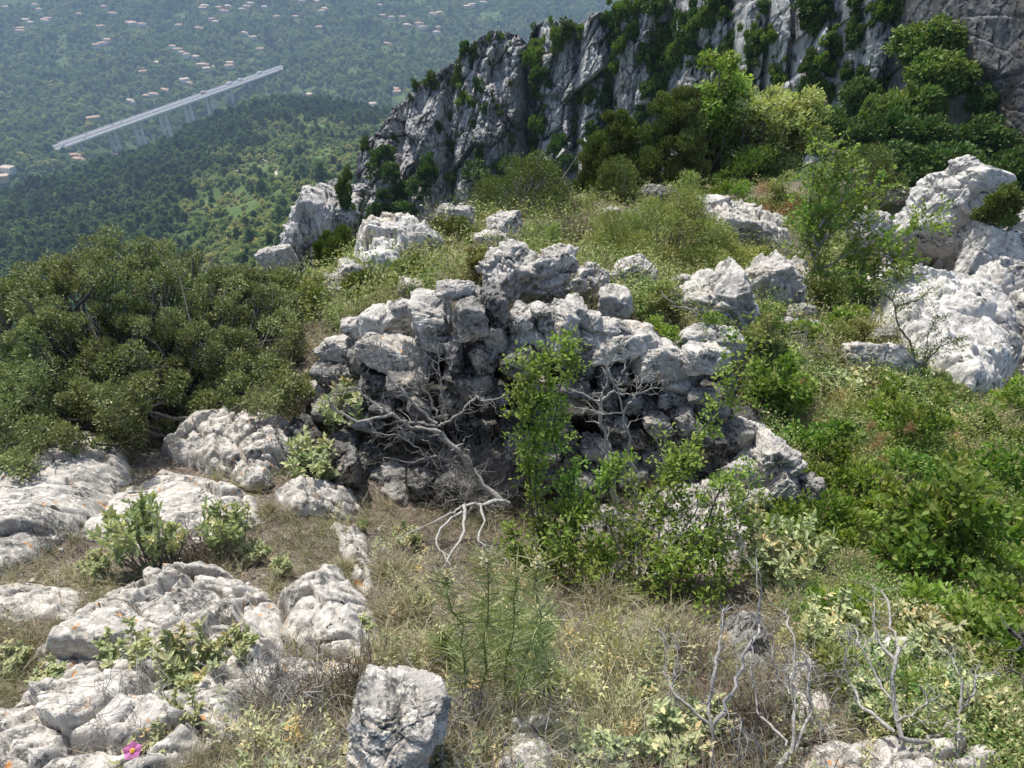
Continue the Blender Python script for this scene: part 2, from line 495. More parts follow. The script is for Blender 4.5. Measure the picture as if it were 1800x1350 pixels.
M['bark_dark'] = mat_bark('bark_dark', (.045, .04, .035), (.13, .12, .105))
M['bark_brown'] = mat_bark('bark_brown', (.09, .065, .045), (.2, .16, .12))
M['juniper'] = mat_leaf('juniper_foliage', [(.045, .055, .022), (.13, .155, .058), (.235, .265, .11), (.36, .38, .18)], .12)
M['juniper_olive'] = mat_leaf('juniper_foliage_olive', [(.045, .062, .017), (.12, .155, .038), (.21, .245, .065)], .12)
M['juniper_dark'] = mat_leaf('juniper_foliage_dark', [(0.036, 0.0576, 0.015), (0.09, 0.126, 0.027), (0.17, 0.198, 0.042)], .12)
M['bright'] = mat_leaf('leaf_bright_green', [(.10, .16, .03), (.17, .25, .045), (.26, .34, .075), (.37, .41, .12)], .38)
M['smoke'] = mat_leaf('leaf_smokebush', [(.06, .12, .022), (.11, .19, .035), (.18, .255, .055), (.28, .31, .09)], .35)
M['holm'] = mat_leaf('leaf_holm_oak_new', [(0.132, 0.161, 0.044), (0.264, 0.299, 0.088), (0.418, 0.448, 0.176), (0.528, 0.529, 0.242)], .3)
M['broom'] = mat_leaf('broom_twigs', [(.12, .145, .05), (.20, .235, .08), (.29, .315, .12), (.42, .42, .12)], .2)
M['wood'] = mat_leaf('forest_leaf', [(0.036, 0.08, 0.0225), (0.07, 0.128, 0.033), (0.12, 0.176, 0.045)], .2)
M['wood_light'] = mat_leaf('forest_leaf_light', [(0.075, 0.135, 0.0325), (0.135, 0.203, 0.0455), (0.21, 0.257, 0.065)], .25)
M['cistus'] = mat_leaf('leaf_grey_felted', [(.20, .25, .12), (.34, .38, .20), (.48, .50, .28), (.58, .52, .30), (.55, .36, .18)], .2, rough=.85)
M['dry'] = mat_leaf('dry_grass', [(.17, .17, .085), (.27, .245, .15), (.42, .375, .25), (.58, .52, .36)], .2, rough=.8, hue=.05)
M['litter'] = mat_leaf('dead_twig_litter', [(.12, .10, .085), (.26, .24, .21), (.42, .40, .37), (.34, .21, .12)], 0, rough=.9, hue=.02)
M['mix'] = mat_leaf('herb_leaf_mixed', [(0.07, 0.126, 0.028), (0.14, 0.196, 0.049), (0.238, 0.266, 0.098), (0.364, 0.35, 0.154), (0.462, 0.42, 0.238)], .25, hue=.1)
M['needle'] = mat_leaf('narrow_leaf_grey_green', [(.19, .22, .10), (.29, .32, .15), (.42, .44, .24)], .3)
M['plume'] = mat_leaf('pink_plume', [(.28, .13, .09), (.40, .21, .15), (.48, .30, .22)], .3, hue=.02)
M['flower_pink'] = mat_leaf('flower_pink', [(.55, .16, .42), (.68, .28, .55)], .3, hue=.0)
M['flower_white'] = mat_leaf('flower_white', [(.62, .52, .50), (.78, .74, .70)], .3, hue=.0)
M['flower_yellow'] = mat_leaf('flower_yellow', [(.75, .35, .03), (.8, .5, .05)], .0, hue=.0)
M['seed'] = mat_leaf('seed_head', [(.36, .33, .18), (.50, .46, .28), (.62, .57, .38)], .2, hue=.02)

# ------------------------------------------------------------------ rocks
_ico = {}
def ico(l):
    if l not in _ico:
        bm = bmesh.new(); bmesh.ops.create_icosphere(bm, subdivisions=l, radius=1)
        v = np.array([x.co[:] for x in bm.verts]); f = np.array([[q.index for q in x.verts] for x in bm.faces])
        bm.free(); _ico[l] = (v, f)
    return _ico[l]
def rock_mesh(name, dims, seed, level=5, rough=.4, sharp=22., crack=.5, strata=None, lump=.05):
    """broken limestone block: a convex body cut by random planes, worn, pitted and cracked; metres"""
    rng = np.random.default_rng(seed)
    d, T = ico(level)
    n = rng.integers(10, 16)
    nr = rdirs(rng, n)
    nr = np.concatenate([nr, [[1, .1, .1], [-1, .1, 0], [0, 1, .2], [0, -1, .1], [0, .1, 1], [0, 0, -1]]]); nr = unit(nr)
    h = rng.uniform(.68, 1.0, len(nr)); h[-6:] = rng.uniform(.74, .95, 6)
    u = np.maximum(d @ nr.T, 0) / h
    r = (u ** sharp).sum(1) ** (-1 / sharp)
    v = d * r[:, None]
    v /= np.abs(v).max(0)
    half = np.asarray(dims) / 2 * 1.04
    v = v * half
    size = float(np.mean(dims))
    ph = v / size + seed * 3.17
    nd = unit(d / half)
    q = rng.normal(size=(3, 3)) * .25 + np.eye(3)
    pr = ph @ q.T
    disp = fbm(pr * 1.8, 3, seed) * lump
    wq = pr + .18 * np.stack([noise(pr * 3, seed + 21), noise(pr * 3 + 9, seed + 22), noise(pr * 3 + 18, seed + 23)], -1)
    h1, e1 = cells(wq * 2.3, seed + 1)
    h2, e2 = cells(wq * 6.1, seed + 2)
    h3, e3 = cells(wq * 15., seed + 4)
    disp += (h1 * .075 + h2 * .034 + h3 * .013) * rough * 2
    disp -= (np.exp(-(e1 / .05) ** 2) * .05 + np.exp(-(e2 / .07) ** 2) * .016) * crack * 1.6
    st = rng.normal(size=3) if strata is None else np.asarray(strata, float)
    st = st / np.linalg.norm(st)
    s = ph @ st * 9 + fbm(ph * 2.5, 2, seed + 9) * 1.8
    disp += (np.abs((s % 1) - .5) - .25) * .04 * rough
    disp += ridge(pr * 9, 3, seed + 3, .6) * .012 * rough + noise(pr * 34, seed + 7) * .008 + noise(pr * 68, seed + 8) * .005
    v = v + nd * (disp * size)[:, None]
    return mesh_quads(name, v, None, T=T, smooth=True)
def rock(cx, cy, w, h, label, roll=0., deep=0., Y=None, m='rock', dr=1.0, level=5, yaw=0., group=None, name='boulder', seed=None, sink=.0, cat='rock', **kw):
    """a boulder whose outline in the photograph is w by h picture points about (cx, cy), set on the ground there"""
    if Y is None:
        Y = cast(cx, cy + h * .30)[0]
    s = float(mpp(cy, Y)); W = w * s; H = h * s
    a = -math.atan(float(kk(cy)))
    hh = H / math.sqrt(math.cos(a) ** 2 + (dr * math.sin(a)) ** 2)
    sink = sink + deep * hh
    if seed is None: seed = int(cx * 7 + cy * 13) % 9973
    me = rock_mesh(name, (W, hh * dr, hh * 1.08), seed, level, **kw)
    c = P(cx, cy, Y)
    o = link(name, me, M[m], loc=c - np.array([0, 0, sink]))
    o.rotation_euler = (0, R(roll), R(yaw))
    return tag(o, label, cat, group)

# ------------------------------------------------------------------ bedrock: slabs that lie in the slope
ROCKPOLY = []
def slab(poly, label, thick=.12, edge=.07, block=.3, res=.009, m='rock_near', ang=0., aniso=1., seed=1, name='rock_outcrop', step=.05, relief=1., tiltz=None, cat='rock', Yk=None):
    """outcropping bedrock over a patch of ground: jointed blocks with steps, cracks and worn edges"""
    a = np.array(poly, float)
    Y = cast(a[:, 0], a[:, 1], y1=40.)
    if Yk is not None: Y = np.clip(np.where(np.isfinite(Y), Y, Yk), Yk * .55, Yk * 1.3)
    W = P3(a[:, 0], a[:, 1], Y)[:, :2]
    ROCKPOLY.append([tuple(v) for v in poly])
    # refine the outline
    pts = []
    for i in range(len(W)):
        p, q = W[i], W[(i + 1) % len(W)]
        for t in np.linspace(0, 1, 6, endpoint=False): pts.append(p + (q - p) * t)
    W2 = np.array(pts)
    lo, hi = W2.min(0) - .12, W2.max(0) + .12
    nx, ny = int((hi[0] - lo[0]) / res) + 1, int((hi[1] - lo[1]) / res) + 1
    X, Yg = np.meshgrid(lo[0] + np.arange(nx) * res, lo[1] + np.arange(ny) * res, indexing='ij')
    q = np.stack([X.ravel(), Yg.ravel()], -1)
    ins = inpoly(q[:, 0], q[:, 1], [tuple(v) for v in W])
    dist = np.full(len(q), 1e9)
    for i in range(len(W)):
        p0, p1 = W[i], W[(i + 1) % len(W)]
        e = p1 - p0; t = np.clip(((q - p0) @ e) / (e @ e + 1e-9), 0, 1)
        dist = np.minimum(dist, np.linalg.norm(q - p0 - t[:, None] * e, axis=1))
    dist = np.where(ins, dist, -dist)
    p3 = np.column_stack([q, 0 * X.ravel()])
    dist = dist + fbm(p3 * 5 + seed, 3, seed) * .045 + fbm(p3 * 18, 2, seed + 1) * .014
    ca, sa = math.cos(R(ang)), math.sin(R(ang))
    r2 = np.stack([(q[:, 0] * ca + q[:, 1] * sa) / aniso, -q[:, 0] * sa + q[:, 1] * ca, 0 * q[:, 0] + seed * 3.7], -1)
    wv = np.stack([fbm(r2 * 4, 2, seed + 2), fbm(r2 * 4 + 31, 2, seed + 3), 0 * q[:, 0]], -1) * .08
    h1, e1 = cells((r2 + wv) / block, seed, 1.)
    h2, e2 = cells((r2 + wv * .6) / (block * .36), seed + 5, 1.1)
    h3, e3 = cells((p3 + wv * .3 + np.array([0, 0, seed * 1.3])) / (block * .14), seed + 6, 1.2)
    up = 1 - np.exp(-(np.maximum(dist, 0) / edge) ** .8)
    z = thick * up * (1 + .2 * fbm(p3 * 1.6, 2, seed + 8))
    rel = relief * sstep(0, .05, dist)
    z = z + (h1 * step + h2 * step * .38 + h3 * step * .13) * rel
    z = z - np.exp(-(e1 / .035) ** 2) * step * 1.5 * rel - np.exp(-(e2 / .05) ** 2) * step * .4 * rel
    pit = np.maximum(0, noise(p3 * 9, seed + 12) - .25) + .5 * np.maximum(0, noise(p3 * 21, seed + 13) - .3)
    z = z - pit * min(step, .06) * .6 * rel + fbm(p3 * 40, 3, seed + 14) * .006 * relief + ridge(p3 * 14, 3, seed + 15) * .006 * relief
    z = z + np.where(dist < 0, dist * 2.2, 0)
    base = terr(q)
    V = np.column_stack([q, base + z])
    ok = dist > -.05
    i = np.arange(nx - 1)[:, None] * ny; j = np.arange(ny - 1)[None]
    Q = np.stack([i + j, i + ny + j, i + ny + j + 1, i + j + 1], -1).reshape(-1, 4)
    Q = Q[ok[Q].all(1)]
    used = np.zeros(len(V), bool); used[Q.ravel()] = True
    # skirt: the same outline carried down into the ground, so the slab is a solid piece
    idx = np.cumsum(used) - 1
    V = V[used]; Q = idx[Q]
    E = np.concatenate([Q[:, [0, 1]], Q[:, [1, 2]], Q[:, [2, 3]], Q[:, [3, 0]]])
    key = np.sort(E, 1); key = key[:, 0].astype(np.int64) * len(V) + key[:, 1]
    u_, inv, cnt = np.unique(key, return_inverse=True, return_counts=True)
    B = E[cnt[inv] == 1]
    V2 = V.copy(); V2[:, 2] -= .25
    n = len(V)
    Qs = np.column_stack([B[:, 1], B[:, 0], B[:, 0] + n, B[:, 1] + n])
    me = mesh_quads(name, np.concatenate([V, V2]) - V.mean(0), np.concatenate([Q, Qs]), smooth=True)
    o = link(name, me, M[m], loc=V.mean(0))
    return tag(o, label, cat)
def inpoly(px, py, poly):
    c = np.zeros(len(px), bool); n = len(poly); j = n - 1
    for i in range(n):
        xi, yi = poly[i]; xj, yj = poly[j]
        c ^= ((yi > py) != (yj > py)) & (px < (xj - xi) * (py - yi) / (yj - yi + 1e-12) + xi); j = i
    return c
# ------------------------------------------------------------------ plants
def dome(rng, n, rx, ry, rz, low=-.15, shell=.5, full=False):
    """clump centres spread through a dome of half-width rx, half-depth ry, height rz"""
    out = []
    while len(out) < n:
        d = rdirs(rng, 1)[0]
        if d[2] < low: continue
        r = rng.uniform(shell, 1) ** .7
        p = d * r
        p *= 1 + .16 * noise(d[None] * 1.9 + 5 * rx + rz, 3)[0]
        out.append([p[0] * rx, p[1] * ry, (.55 + p[2] * .45) * rz if full else max(.04, p[2]) * rz])
    return np.array(out)
def bush(name, base, label, cat, clumps, cr, nl, L, W, mat, bark='bark_brown', up=.5, outw=.6, rnd=.7, seed=1, group=None,
         br=.012, nbr=None, nice=False, stem_from=None, curve=.25, flatten=.8, gnarl=.08, part='foliage', twigs=0, varmu=.5, base_spread=0., fill=.45):
    """stems from the base to every clump; each clump is a tuft of separate leaves or sprays"""
    rng = np.random.default_rng(seed)
    root = empty(name, base, label, cat, group)
    lf, st = MB(), MB()
    clumps = np.asarray(clumps)
    top = clumps[:, 2].max()
    ctr = clumps.mean(0)
    n = len(clumps)
    cr = np.broadcast_to(np.asarray(cr, float), (n,))
    sel = np.arange(n) if nbr is None else rng.choice(n, min(nbr, n), False)
    for i in sel:
        b0 = np.append(rng.normal(size=2) * base_spread, -.03) if stem_from is None else np.asarray(stem_from[rng.integers(len(stem_from))], float)
        ln = np.linalg.norm(clumps[i] - b0)
        mid = b0 + (clumps[i] - b0) * .45 + np.array([0, 0, -.10 * ln]) + rng.normal(size=3) * .05 * ln
        p = np.concatenate([wiggle(rng, b0, mid, 5, gnarl * .5), wiggle(rng, mid, clumps[i], 6, gnarl)[1:]])
        r0 = br * (.5 + .5 * ln / max(top, .1))
        tube(st, p, np.linspace(r0, r0 * .22, len(p)), 5, rng.uniform())
        for _ in range(twigs):
            q = p[rng.integers(4, len(p))]
            tube(st, wiggle(rng, q, clumps[i] + rng.normal(size=3) * cr[i] * .8, 4, .12), np.linspace(r0 * .3, r0 * .12, 4), 3, rng.uniform())
    for i in range(n):
        k = max(8, int(nl * rng.uniform(.75, 1.25)))
        d = rdirs(rng, k)
        rr = cr[i] * rng.uniform(fill, 1, k)[:, None] ** .8
        off = d * rr * np.array([1, 1, flatten])
        lump = 1 + .35 * noise((d * 2.1 + i), seed)[:, None]
        off *= lump
        o2 = unit(clumps[i] - ctr * np.array([1, 1, .3]))
        di = d * outw + np.array([0, 0, up]) + o2 * .35 + rdirs(rng, k) * rnd
        v = np.clip(varmu + rng.normal(size=k) * .20 + .20 * d[:, 2] + rng.normal() * .10, 0, 1)  # leaves paler towards each clump's top: highlights put into the colour
        sd_ = unit(np.cross(di, d + rdirs(rng, k) * .55 + np.array([0, 0, .25])))
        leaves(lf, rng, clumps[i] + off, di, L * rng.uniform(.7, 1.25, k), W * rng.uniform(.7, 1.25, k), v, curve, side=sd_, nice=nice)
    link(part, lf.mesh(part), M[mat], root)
    if st.V:
        link('branches', st.mesh('branches', smooth=True), M[bark], root)
    return root
def bush_px(name, x0, y0, x1, y1, label, cat, Y=None, ybase=None, depth=.8, n=40, crf=.2, lowc=-.15, shell=.5, seed=None, full=False, **kw):
    """a bush whose crown fills the picture box, standing on the ground at the box's foot"""
    cx = (x0 + x1) / 2
    yb = ybase if ybase is not None else y1
    if Y is None: Y = cast(cx, yb)[0]
    s = float(mpp(yb, Y)); W = (x1 - x0) * s
    a = -math.atan(float(kk((y0 + y1) / 2)))
    D = W * depth
    base = P(cx, yb, Y)
    # crown height so that its far rim reaches y0
    top = (Y * float(kk(y0)) - base[2]) * 1.15
    seed = seed if seed is not None else int(cx * 3 + y0 * 7) % 9999
    rng = np.random.default_rng(seed)
    r = crf * W
    cl = dome(rng, n, W / 2 - r * .6, D / 2 - r * .5, max(.1, top - r * .45), -1. if full else lowc, shell, full)
    return bush(name, base, label, cat, cl, r * rng.uniform(.7, 1.15, n), seed=seed, **kw)

def dead(name, lines, label, cat='dead branch', mat='bark_grey', twig=8, seed=1, tl=.12, group=None, thick=1.):
    """bare branches: each line is [(px, py, Y)...], r0, r1"""
    rng = np.random.default_rng(seed)
    root = None; mb = MB(); first = None
    for k, (pl, r0, r1) in enumerate(lines):
        pts = np.array([P(*p) for p in pl])
        if first is None: first = pts[0].copy()
        seg = []
        for i in range(len(pts) - 1):
            s = wiggle(rng, pts[i], pts[i + 1], 6, .05)
            seg.append(s[:-1] if i < len(pts) - 2 else s)
        p = np.concatenate(seg)
        rad = np.linspace(r0, r1, len(p)) * thick * (1 + .16 * rng.normal(size=len(p)))
        tube(mb, p, rad, 7, rng.uniform())
        for _ in range(twig):
            i = rng.integers(len(p) // 4, len(p))
            d = unit(unit(p[min(i + 1, len(p) - 1)] - p[i - 1]) * .8 + rdirs(rng, 1)[0])
            q = p[i] + d * tl * rng.uniform(.3, 1.2)
            w_ = wiggle(rng, p[i], q, 5, .1)
            tube(mb, w_, np.linspace(max(.0012, r1 * .7), .0006, 5), 4, rng.uniform())
            for __ in range(2):
                j = rng.integers(2, 5)
                tube(mb, wiggle(rng, w_[j], w_[j] + unit(d + rdirs(rng, 1)[0]) * tl * .4, 4, .12), np.linspace(.0011, .0005, 4), 3, rng.uniform())
    me = mb.mesh(name, first, True)
    o = link(name, me, M[mat], loc=first)
    return tag(o, label, cat, group)

def rosette_proto(seed, nst=14, H=.18, R_=.12, L=.035, W=.015, per=26, mat='cistus', bark='bark_grey', name='cistus_bush'):
    rng = np.random.default_rng(seed)
    lf, st = MB(), MB()
    for k in range(nst):
        az = rng.uniform(0, 2 * math.pi); rr = R_ * math.sqrt(rng.uniform(.02, 1))
        tip = np.array([math.cos(az) * rr, math.sin(az) * rr, H * rng.uniform(.55, 1)])
        p = wiggle(rng, (tip[0] * .15, tip[1] * .15, -.02), tip, 6, .06)
        tube(st, p, np.linspace(.0035, .0015, 6), 4, rng.uniform())
        tone = rng.normal() * .16
        m = per
        t = rng.uniform(.35, 1, m) ** .6
        idx = t * 5
        i0 = np.clip(idx.astype(int), 0, 4); fr = (idx - i0)[:, None]
        pos = p[i0] * (1 - fr) + p[i0 + 1] * fr
        ang = rng.uniform(0, 2 * math.pi, m)
        d = np.stack([np.cos(ang), np.sin(ang), .15 + 1.1 * (t - .35) + rng.normal(size=m) * .25], -1)
        v = np.clip(.38 + (t - .7) * .35 + tone + rng.normal(size=m) * .12, 0, 1)
        leaves(lf, rng, pos, d, L * rng.uniform(.6, 1.2, m), W * rng.uniform(.8, 1.2, m), v, .2, nice=True)
    return name, lf, st, mat, bark
def make_proto(pr, label, cat, group=None):
    name, lf, st, mat, bark = pr
    root = empty(name, (0, 0, 0), label, cat, group)
    link('leaves', lf.mesh('leaves'), M[mat], root)
    link('stems', st.mesh('stems', smooth=True), M[bark], root)
    return root
# ------------------------------------------------------------------ ground: one sheet from the feet to the horizon
MEADOW = [(625,125,14,20),(742,6,24,10),(862,32,34,18),(690,92,34,22),(320,28,18,16),(405,365,70,40),(560,215,60,16),(470,300,60,22),(545,160,60,10),(110,95,16,50),(440,110,26,9),(700,170,26,12),(560,270,60,26),(330,425,40,22)]
def topx(xyz):
    x, y, z = xyz[:, 0], xyz[:, 1], xyz[:, 2]
    dep = y * cp_ - z * sp_
    up = y * sp_ + z * cp_
    return 900 + F * x / np.maximum(dep, .01), 675 - F * up / np.maximum(dep, .01)
def meadow(xyz):
    px, py = topx(xyz)
    m = np.zeros(len(xyz))
    for a, b, c, d in MEADOW:
        m = np.maximum(m, 1 - ((px - a) / c) ** 2 - ((py - b) / d) ** 2)
    n = fbm(xyz * np.array([1, 1, 0]) / 30., 3, 77)
    m = sstep(.0, .9, m * .8 + n * 1.3)
    m = np.maximum(m, sstep(.42, .55, fbm(xyz * np.array([1, 1, 0]) / 60., 3, 91)) * .8)
    return m
def build_ground():
    th = np.linspace(-R(82), R(82), 560)
    r = np.concatenate([[.02, .12, .25], np.exp(np.arange(math.log(.4), math.log(9000), .0066))])
    rr, tt = np.meshgrid(r, th, indexing='ij')
    xy = np.stack([rr * np.sin(tt), rr * np.cos(tt)], -1).reshape(-1, 2)
    z = terr(xy)
    V = np.column_stack([xy, z])
    rad = rr.ravel()
    nearm = rad < 26
    pn_ = V[nearm] * np.array([1, 1, 0])
    V[nearm, 2] += fbm(pn_ * 22, 3, 61) * .016 + np.maximum(0, noise(pn_ * 60, 63)) * .008
    nr, nt_ = rr.shape
    i = np.arange(nr - 1)[:, None] * nt_; j = np.arange(nt_ - 1)[None]
    q = np.stack([i + j, i + j + 1, i + nt_ + j + 1, i + nt_ + j], -1).reshape(-1, 4)[:, ::-1]
    me = mesh_quads("ground", V, q, smooth=True)
    far = sstep(14, 45, rad)
    mdw = np.zeros(len(V)); b = rad > 120
    mdw[b] = meadow(V[b])
    at = me.attributes.new("zone", 'FLOAT_COLOR', 'POINT')
    at.data.foreach_set("color", np.column_stack([far, mdw, np.zeros(len(V)), np.ones(len(V))]).astype(np.float32).ravel())
    m, nt, N, Lk = newmat("soil_and_turf")
    geo = N("ShaderNodeNewGeometry")
    def nz(s, d=4, ro=.6):
        n = N("ShaderNodeTexNoise"); n.inputs["Scale"].default_value = s; n.inputs["Detail"].default_value = d; n.inputs["Roughness"].default_value = ro
        Lk(geo.outputs["Position"], n.inputs["Vector"]); return n.outputs[0]
    soil = ramp(N, [(.30, (.055, .042, .03)), (.45, (.12, .095, .07)), (.58, (.20, .175, .14)), (.72, (.32, .29, .245))])
    Lk(nz(38, 6, .75), soil.inputs[0])
    pb = N("ShaderNodeTexVoronoi"); pb.inputs["Scale"].default_value = 75; Lk(geo.outputs["Position"], pb.inputs["Vector"])
    pr = N("ShaderNodeMapRange"); pr.inputs[1].default_value = .26; pr.inputs[2].default_value = .20; Lk(pb.outputs[0], pr.inputs[0])
    pm = N("ShaderNodeMath"); pm.operation = 'MULTIPLY'; Lk(pr.outputs[0], pm.inputs[0])
    pg = N("ShaderNodeMapRange"); pg.inputs[1].default_value = .48; pg.inputs[2].default_value = .56; Lk(nz(3.1), pg.inputs[0]); Lk(pg.outputs[0], pm.inputs[1])
    c1 = mixc(N, Lk, pm.outputs[0], soil.outputs[0], (.50, .46, .42))
    zo = N("ShaderNodeAttribute"); zo.attribute_name = "zone"
    se = N("ShaderNodeSeparateColor"); Lk(zo.outputs["Color"], se.inputs[0])
    ff = ramp(N, [(.35, (.035, .06, .02)), (.65, (.08, .115, .035))]); Lk(nz(.12, 5), ff.inputs[0])
    md = ramp(N, [(.3, (.04, .075, .02)), (.5, (.085, .13, .04)), (.7, (.15, .18, .07))]); Lk(nz(.09, 6, .7), md.inputs[0])
    c2 = mixc(N, Lk, se.outputs[1], ff.outputs[0], md.outputs[0])
    c = mixc(N, Lk, se.outputs[0], c1, c2)
    b = N("ShaderNodeBsdfPrincipled"); b.inputs["Roughness"].default_value = .95; b.inputs["Specular IOR Level"].default_value = .1
    Lk(c, b.inputs["Base Color"])
    bp = N("ShaderNodeBump"); bp.inputs["Strength"].default_value = .8; bp.inputs["Distance"].default_value = .012
    Lk(nz(90, 5, .7), bp.inputs["Height"]); Lk(bp.outputs[0], b.inputs["Normal"])
    o = N("ShaderNodeOutputMaterial"); Lk(b.outputs[0], o.inputs[0])
    tag(link("ground", me, m), kind="structure")
build_ground()

# ------------------------------------------------------------------ the cliff across the ravine
TOP = np.array([(628,392),(631,330),(642,268),(668,230),(690,196),(712,180),(735,156),(765,138),(790,122),(812,98),(830,86),(850,66),(875,58),(905,64),(925,78),(938,44),(965,38),(985,50),(1000,46),(1050,36),(1090,14),(1130,6),(1180,-32),(1300,-85),(1500,-140),(1900,-170)], float)
CY = np.array([(628,70),(800,74),(950,72),(1100,64),(1250,55),(1400,46),(1550,40),(1700,34),(1900,28)], float)
GUL = [(928,16,4.0),(1070,14,2.6),(1165,24,3.5),(1285,14,2.6),(1478,26,3.2),(1010,9,1.8),(785,12,1.5),(1590,40,3.5),(700,10,1.2),(870,7,.8),(1345,8,1.4),(1395,10,1.6)]
PB = 470.
def cliff_pos(u, v):
    t = np.interp(u, TOP[:, 0], TOP[:, 1])
    uu = np.stack([u * .045, 0 * u, 0 * u], -1)
    t = t - ridge(uu, 4, 3, .65) * 9 * sstep(628, 660, u)
    py = PB + (t - PB) * np.minimum(v, 1)
    Yt = np.interp(u, CY[:, 0], CY[:, 1])
    Y = Yt * (.84 + .16 * np.minimum(v, 1)) + np.maximum(v - 1, 0) * 14
    p = P3(u, py, Y)
    p[:, 2] -= np.maximum(v - 1, 0) ** 1.4 * 10
    return p
def cliff_disp(p, u, v):
    q = p.copy()
    a = R(24)
    qx = p[:, 0] * math.cos(a) - p[:, 2] * math.sin(a); qz = p[:, 0] * math.sin(a) + p[:, 2] * math.cos(a)
    w_ = np.stack([qx, p[:, 1] * .3, qz], -1)
    wp = fbm(p * .22, 2, 12)[:, None] * 1.5
    d = ridge((w_ + wp) * np.array([.16, .2, .05]), 3, 5, .5) * 1.3 + fbm((w_ + wp) * np.array([.3, .3, .12]), 3, 21, .5) * 1.2
    h1, e1 = cells((w_ + wp * .6) * np.array([.42, .35, .17]), 3)
    h2, e2 = cells((w_ + wp * .3) * np.array([1.1, .9, .5]), 4)
    h3, e3 = cells(p * np.array([2.6, 2.2, 1.6]), 5)
    d += h1 * 1.15 + h2 * .5 + h3 * .2
    d -= np.exp(-(e1 / .05) ** 2) * .5 + np.exp(-(e2 / .06) ** 2) * .22
    d += ridge(p * 2.4, 3, 41) * .12 + fbm(p * 7.0, 2, 43) * .07
    for g, wd, dp in GUL:
        d -= dp * np.exp(-((u - g - (v - .5) * 18) / wd) ** 2)
    return d
def build_cliff():
    us = np.concatenate([np.linspace(628, 1250, 620), np.linspace(1250.9, 1900, 560)])
    vs = np.concatenate([np.linspace(0, 1, 400), np.linspace(1.02, 3, 60)])
    nu, nv = len(us), len(vs)
    u, v = np.meshgrid(us, vs, indexing='ij'); u, v = u.ravel(), v.ravel()
    p = cliff_pos(u, v)
    d = cliff_disp(p, u, v)
    scl = np.interp(u, [628, 1250, 1900], [1, .8, .55])
    k = np.where(v > 1, .5, 1)
    nrm = unit(np.array([-.12, -.9, .3]))
    q = p + (d * scl * k)[:, None] * nrm * sstep(0, .02, (u - 620) / 1000)[:, None]
    grid = q.reshape(nu, nv, 3)
    # the left arete turns back into the hill
    nb = 70
    e = grid[0]
    back = []
    for t in np.linspace(1, 0, nb, endpoint=False):
        b = e + np.array([1.2 * t + 3 * t * t, 20 * t, -5 * t * t])
        dd = fbm(b * .35, 4, 71) * 1.6 * min(1, t * 4) + ridge(b * 1.3, 3, 73) * .3 * min(1, t * 4)
        b = b + dd[:, None] * np.array([-.8, -.2, .3])
        back.append(b)
    grid = np.concatenate([np.array(back), grid])
    nu = len(grid)
    V = grid.reshape(-1, 3)
    i = np.arange(nu - 1)[:, None] * nv; j = np.arange(nv - 1)[None]
    Q = np.stack([i + j, i + nv + j, i + nv + j + 1, i + j + 1], -1).reshape(-1, 4)
    uq = np.concatenate([np.full(nb, 628.), us])
    cq = np.repeat(uq[:-1], nv - 1); vq = np.tile(vs[:-1], nu - 1)
    dk = (cq + noise(V[Q[:, 0]] * .25, 5) * 70 > 1560).astype(int)  # right part of the cliff gets the rock with painted-in shade
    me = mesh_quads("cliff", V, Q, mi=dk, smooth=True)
    tag(link("cliff", me, [M['cliff'], M['cliff_shade']]), kind="structure")
build_cliff()
def on_cliff(px, py, out=0.):
    t = np.interp(px, TOP[:, 0], TOP[:, 1])
    v = np.clip((py - PB) / (t - PB), 0, 1)
    u_, v_ = np.array([float(px)]), np.array([float(v)])
    p = cliff_pos(u_, v_)
    d = cliff_disp(p, u_, v_) * np.interp(px, [628, 1250, 1900], [1, .8, .55])
    return (p + (d + out)[:, None] * unit(np.array([-.12, -.9, .3])))[0]

# ------------------------------------------------------------------ woods on the far slopes
def tree_proto(seed, kind):
    rng = np.random.default_rng(seed)
    mb = MB()
    if kind == 'pine':
        h, rr = 9.5, 3.5
        cl = np.array([[rng.normal() * rr * .38 * (1.2 - t), rng.normal() * rr * .38 * (1.2 - t), h * (.34 + .62 * t)] for t in rng.uniform(0, 1, 20) ** .8])
        cr = np.array([rr * .48 * (1.15 - .65 * (c[2] / h)) for c in cl])
    else:
        h, rr = 8., 4.0
        cl = dome(rng, 24, rr * .72, rr * .72, h * .55, -.1, .4) + np.array([0, 0, h * .32])
        cr = rng.uniform(.9, 1.6, len(cl))
    iv, iT = ico(2)
    for c, r_ in zip(cl, cr):
        f = 1 + .3 * noise(iv * 1.7 + rng.uniform(0, 50), 3)[:, None]
        mb.add(c + iv * r_ * .82 * f * np.array([1, 1, .85]), np.column_stack([iT, iT[:, 2]]), np.clip(.42 + rng.normal(size=len(iT)) * .12, 0, 1))
        n = 22
        d = rdirs(rng, n)
        leaves(mb, rng, c + d * r_ * rng.uniform(.6, 1, (n, 1)), d * .8 + np.array([0, 0, .35]) + rdirs(rng, n) * .5, rng.uniform(.7, 1.3, n), rng.uniform(.5, .8, n), np.clip(.5 + .22 * d[:, 2] + rng.normal(size=n) * .15, 0, 1))
    tube(mb, [(0, 0, -1.5), (0, 0, h * .4), (.2, .1, h * .75)], [.26, .2, .06], 5, 0.)
    return mb.mesh("wood_tree")
mw, nt, N, Lk = newmat("woodland_canopy")
at = N("ShaderNodeAttribute"); at.attribute_name = "tint"; at.attribute_type = 'INSTANCER'
av = N("ShaderNodeAttribute"); av.attribute_name = "var"
cr_ = ramp(N, [(0, (.05, .085, .035)), (.25, (.085, .14, .048)), (.5, (.15, .225, .065)), (.75, (.25, .32, .095)), (1, (.42, .40, .13))]); Lk(at.outputs["Fac"], cr_.inputs[0])
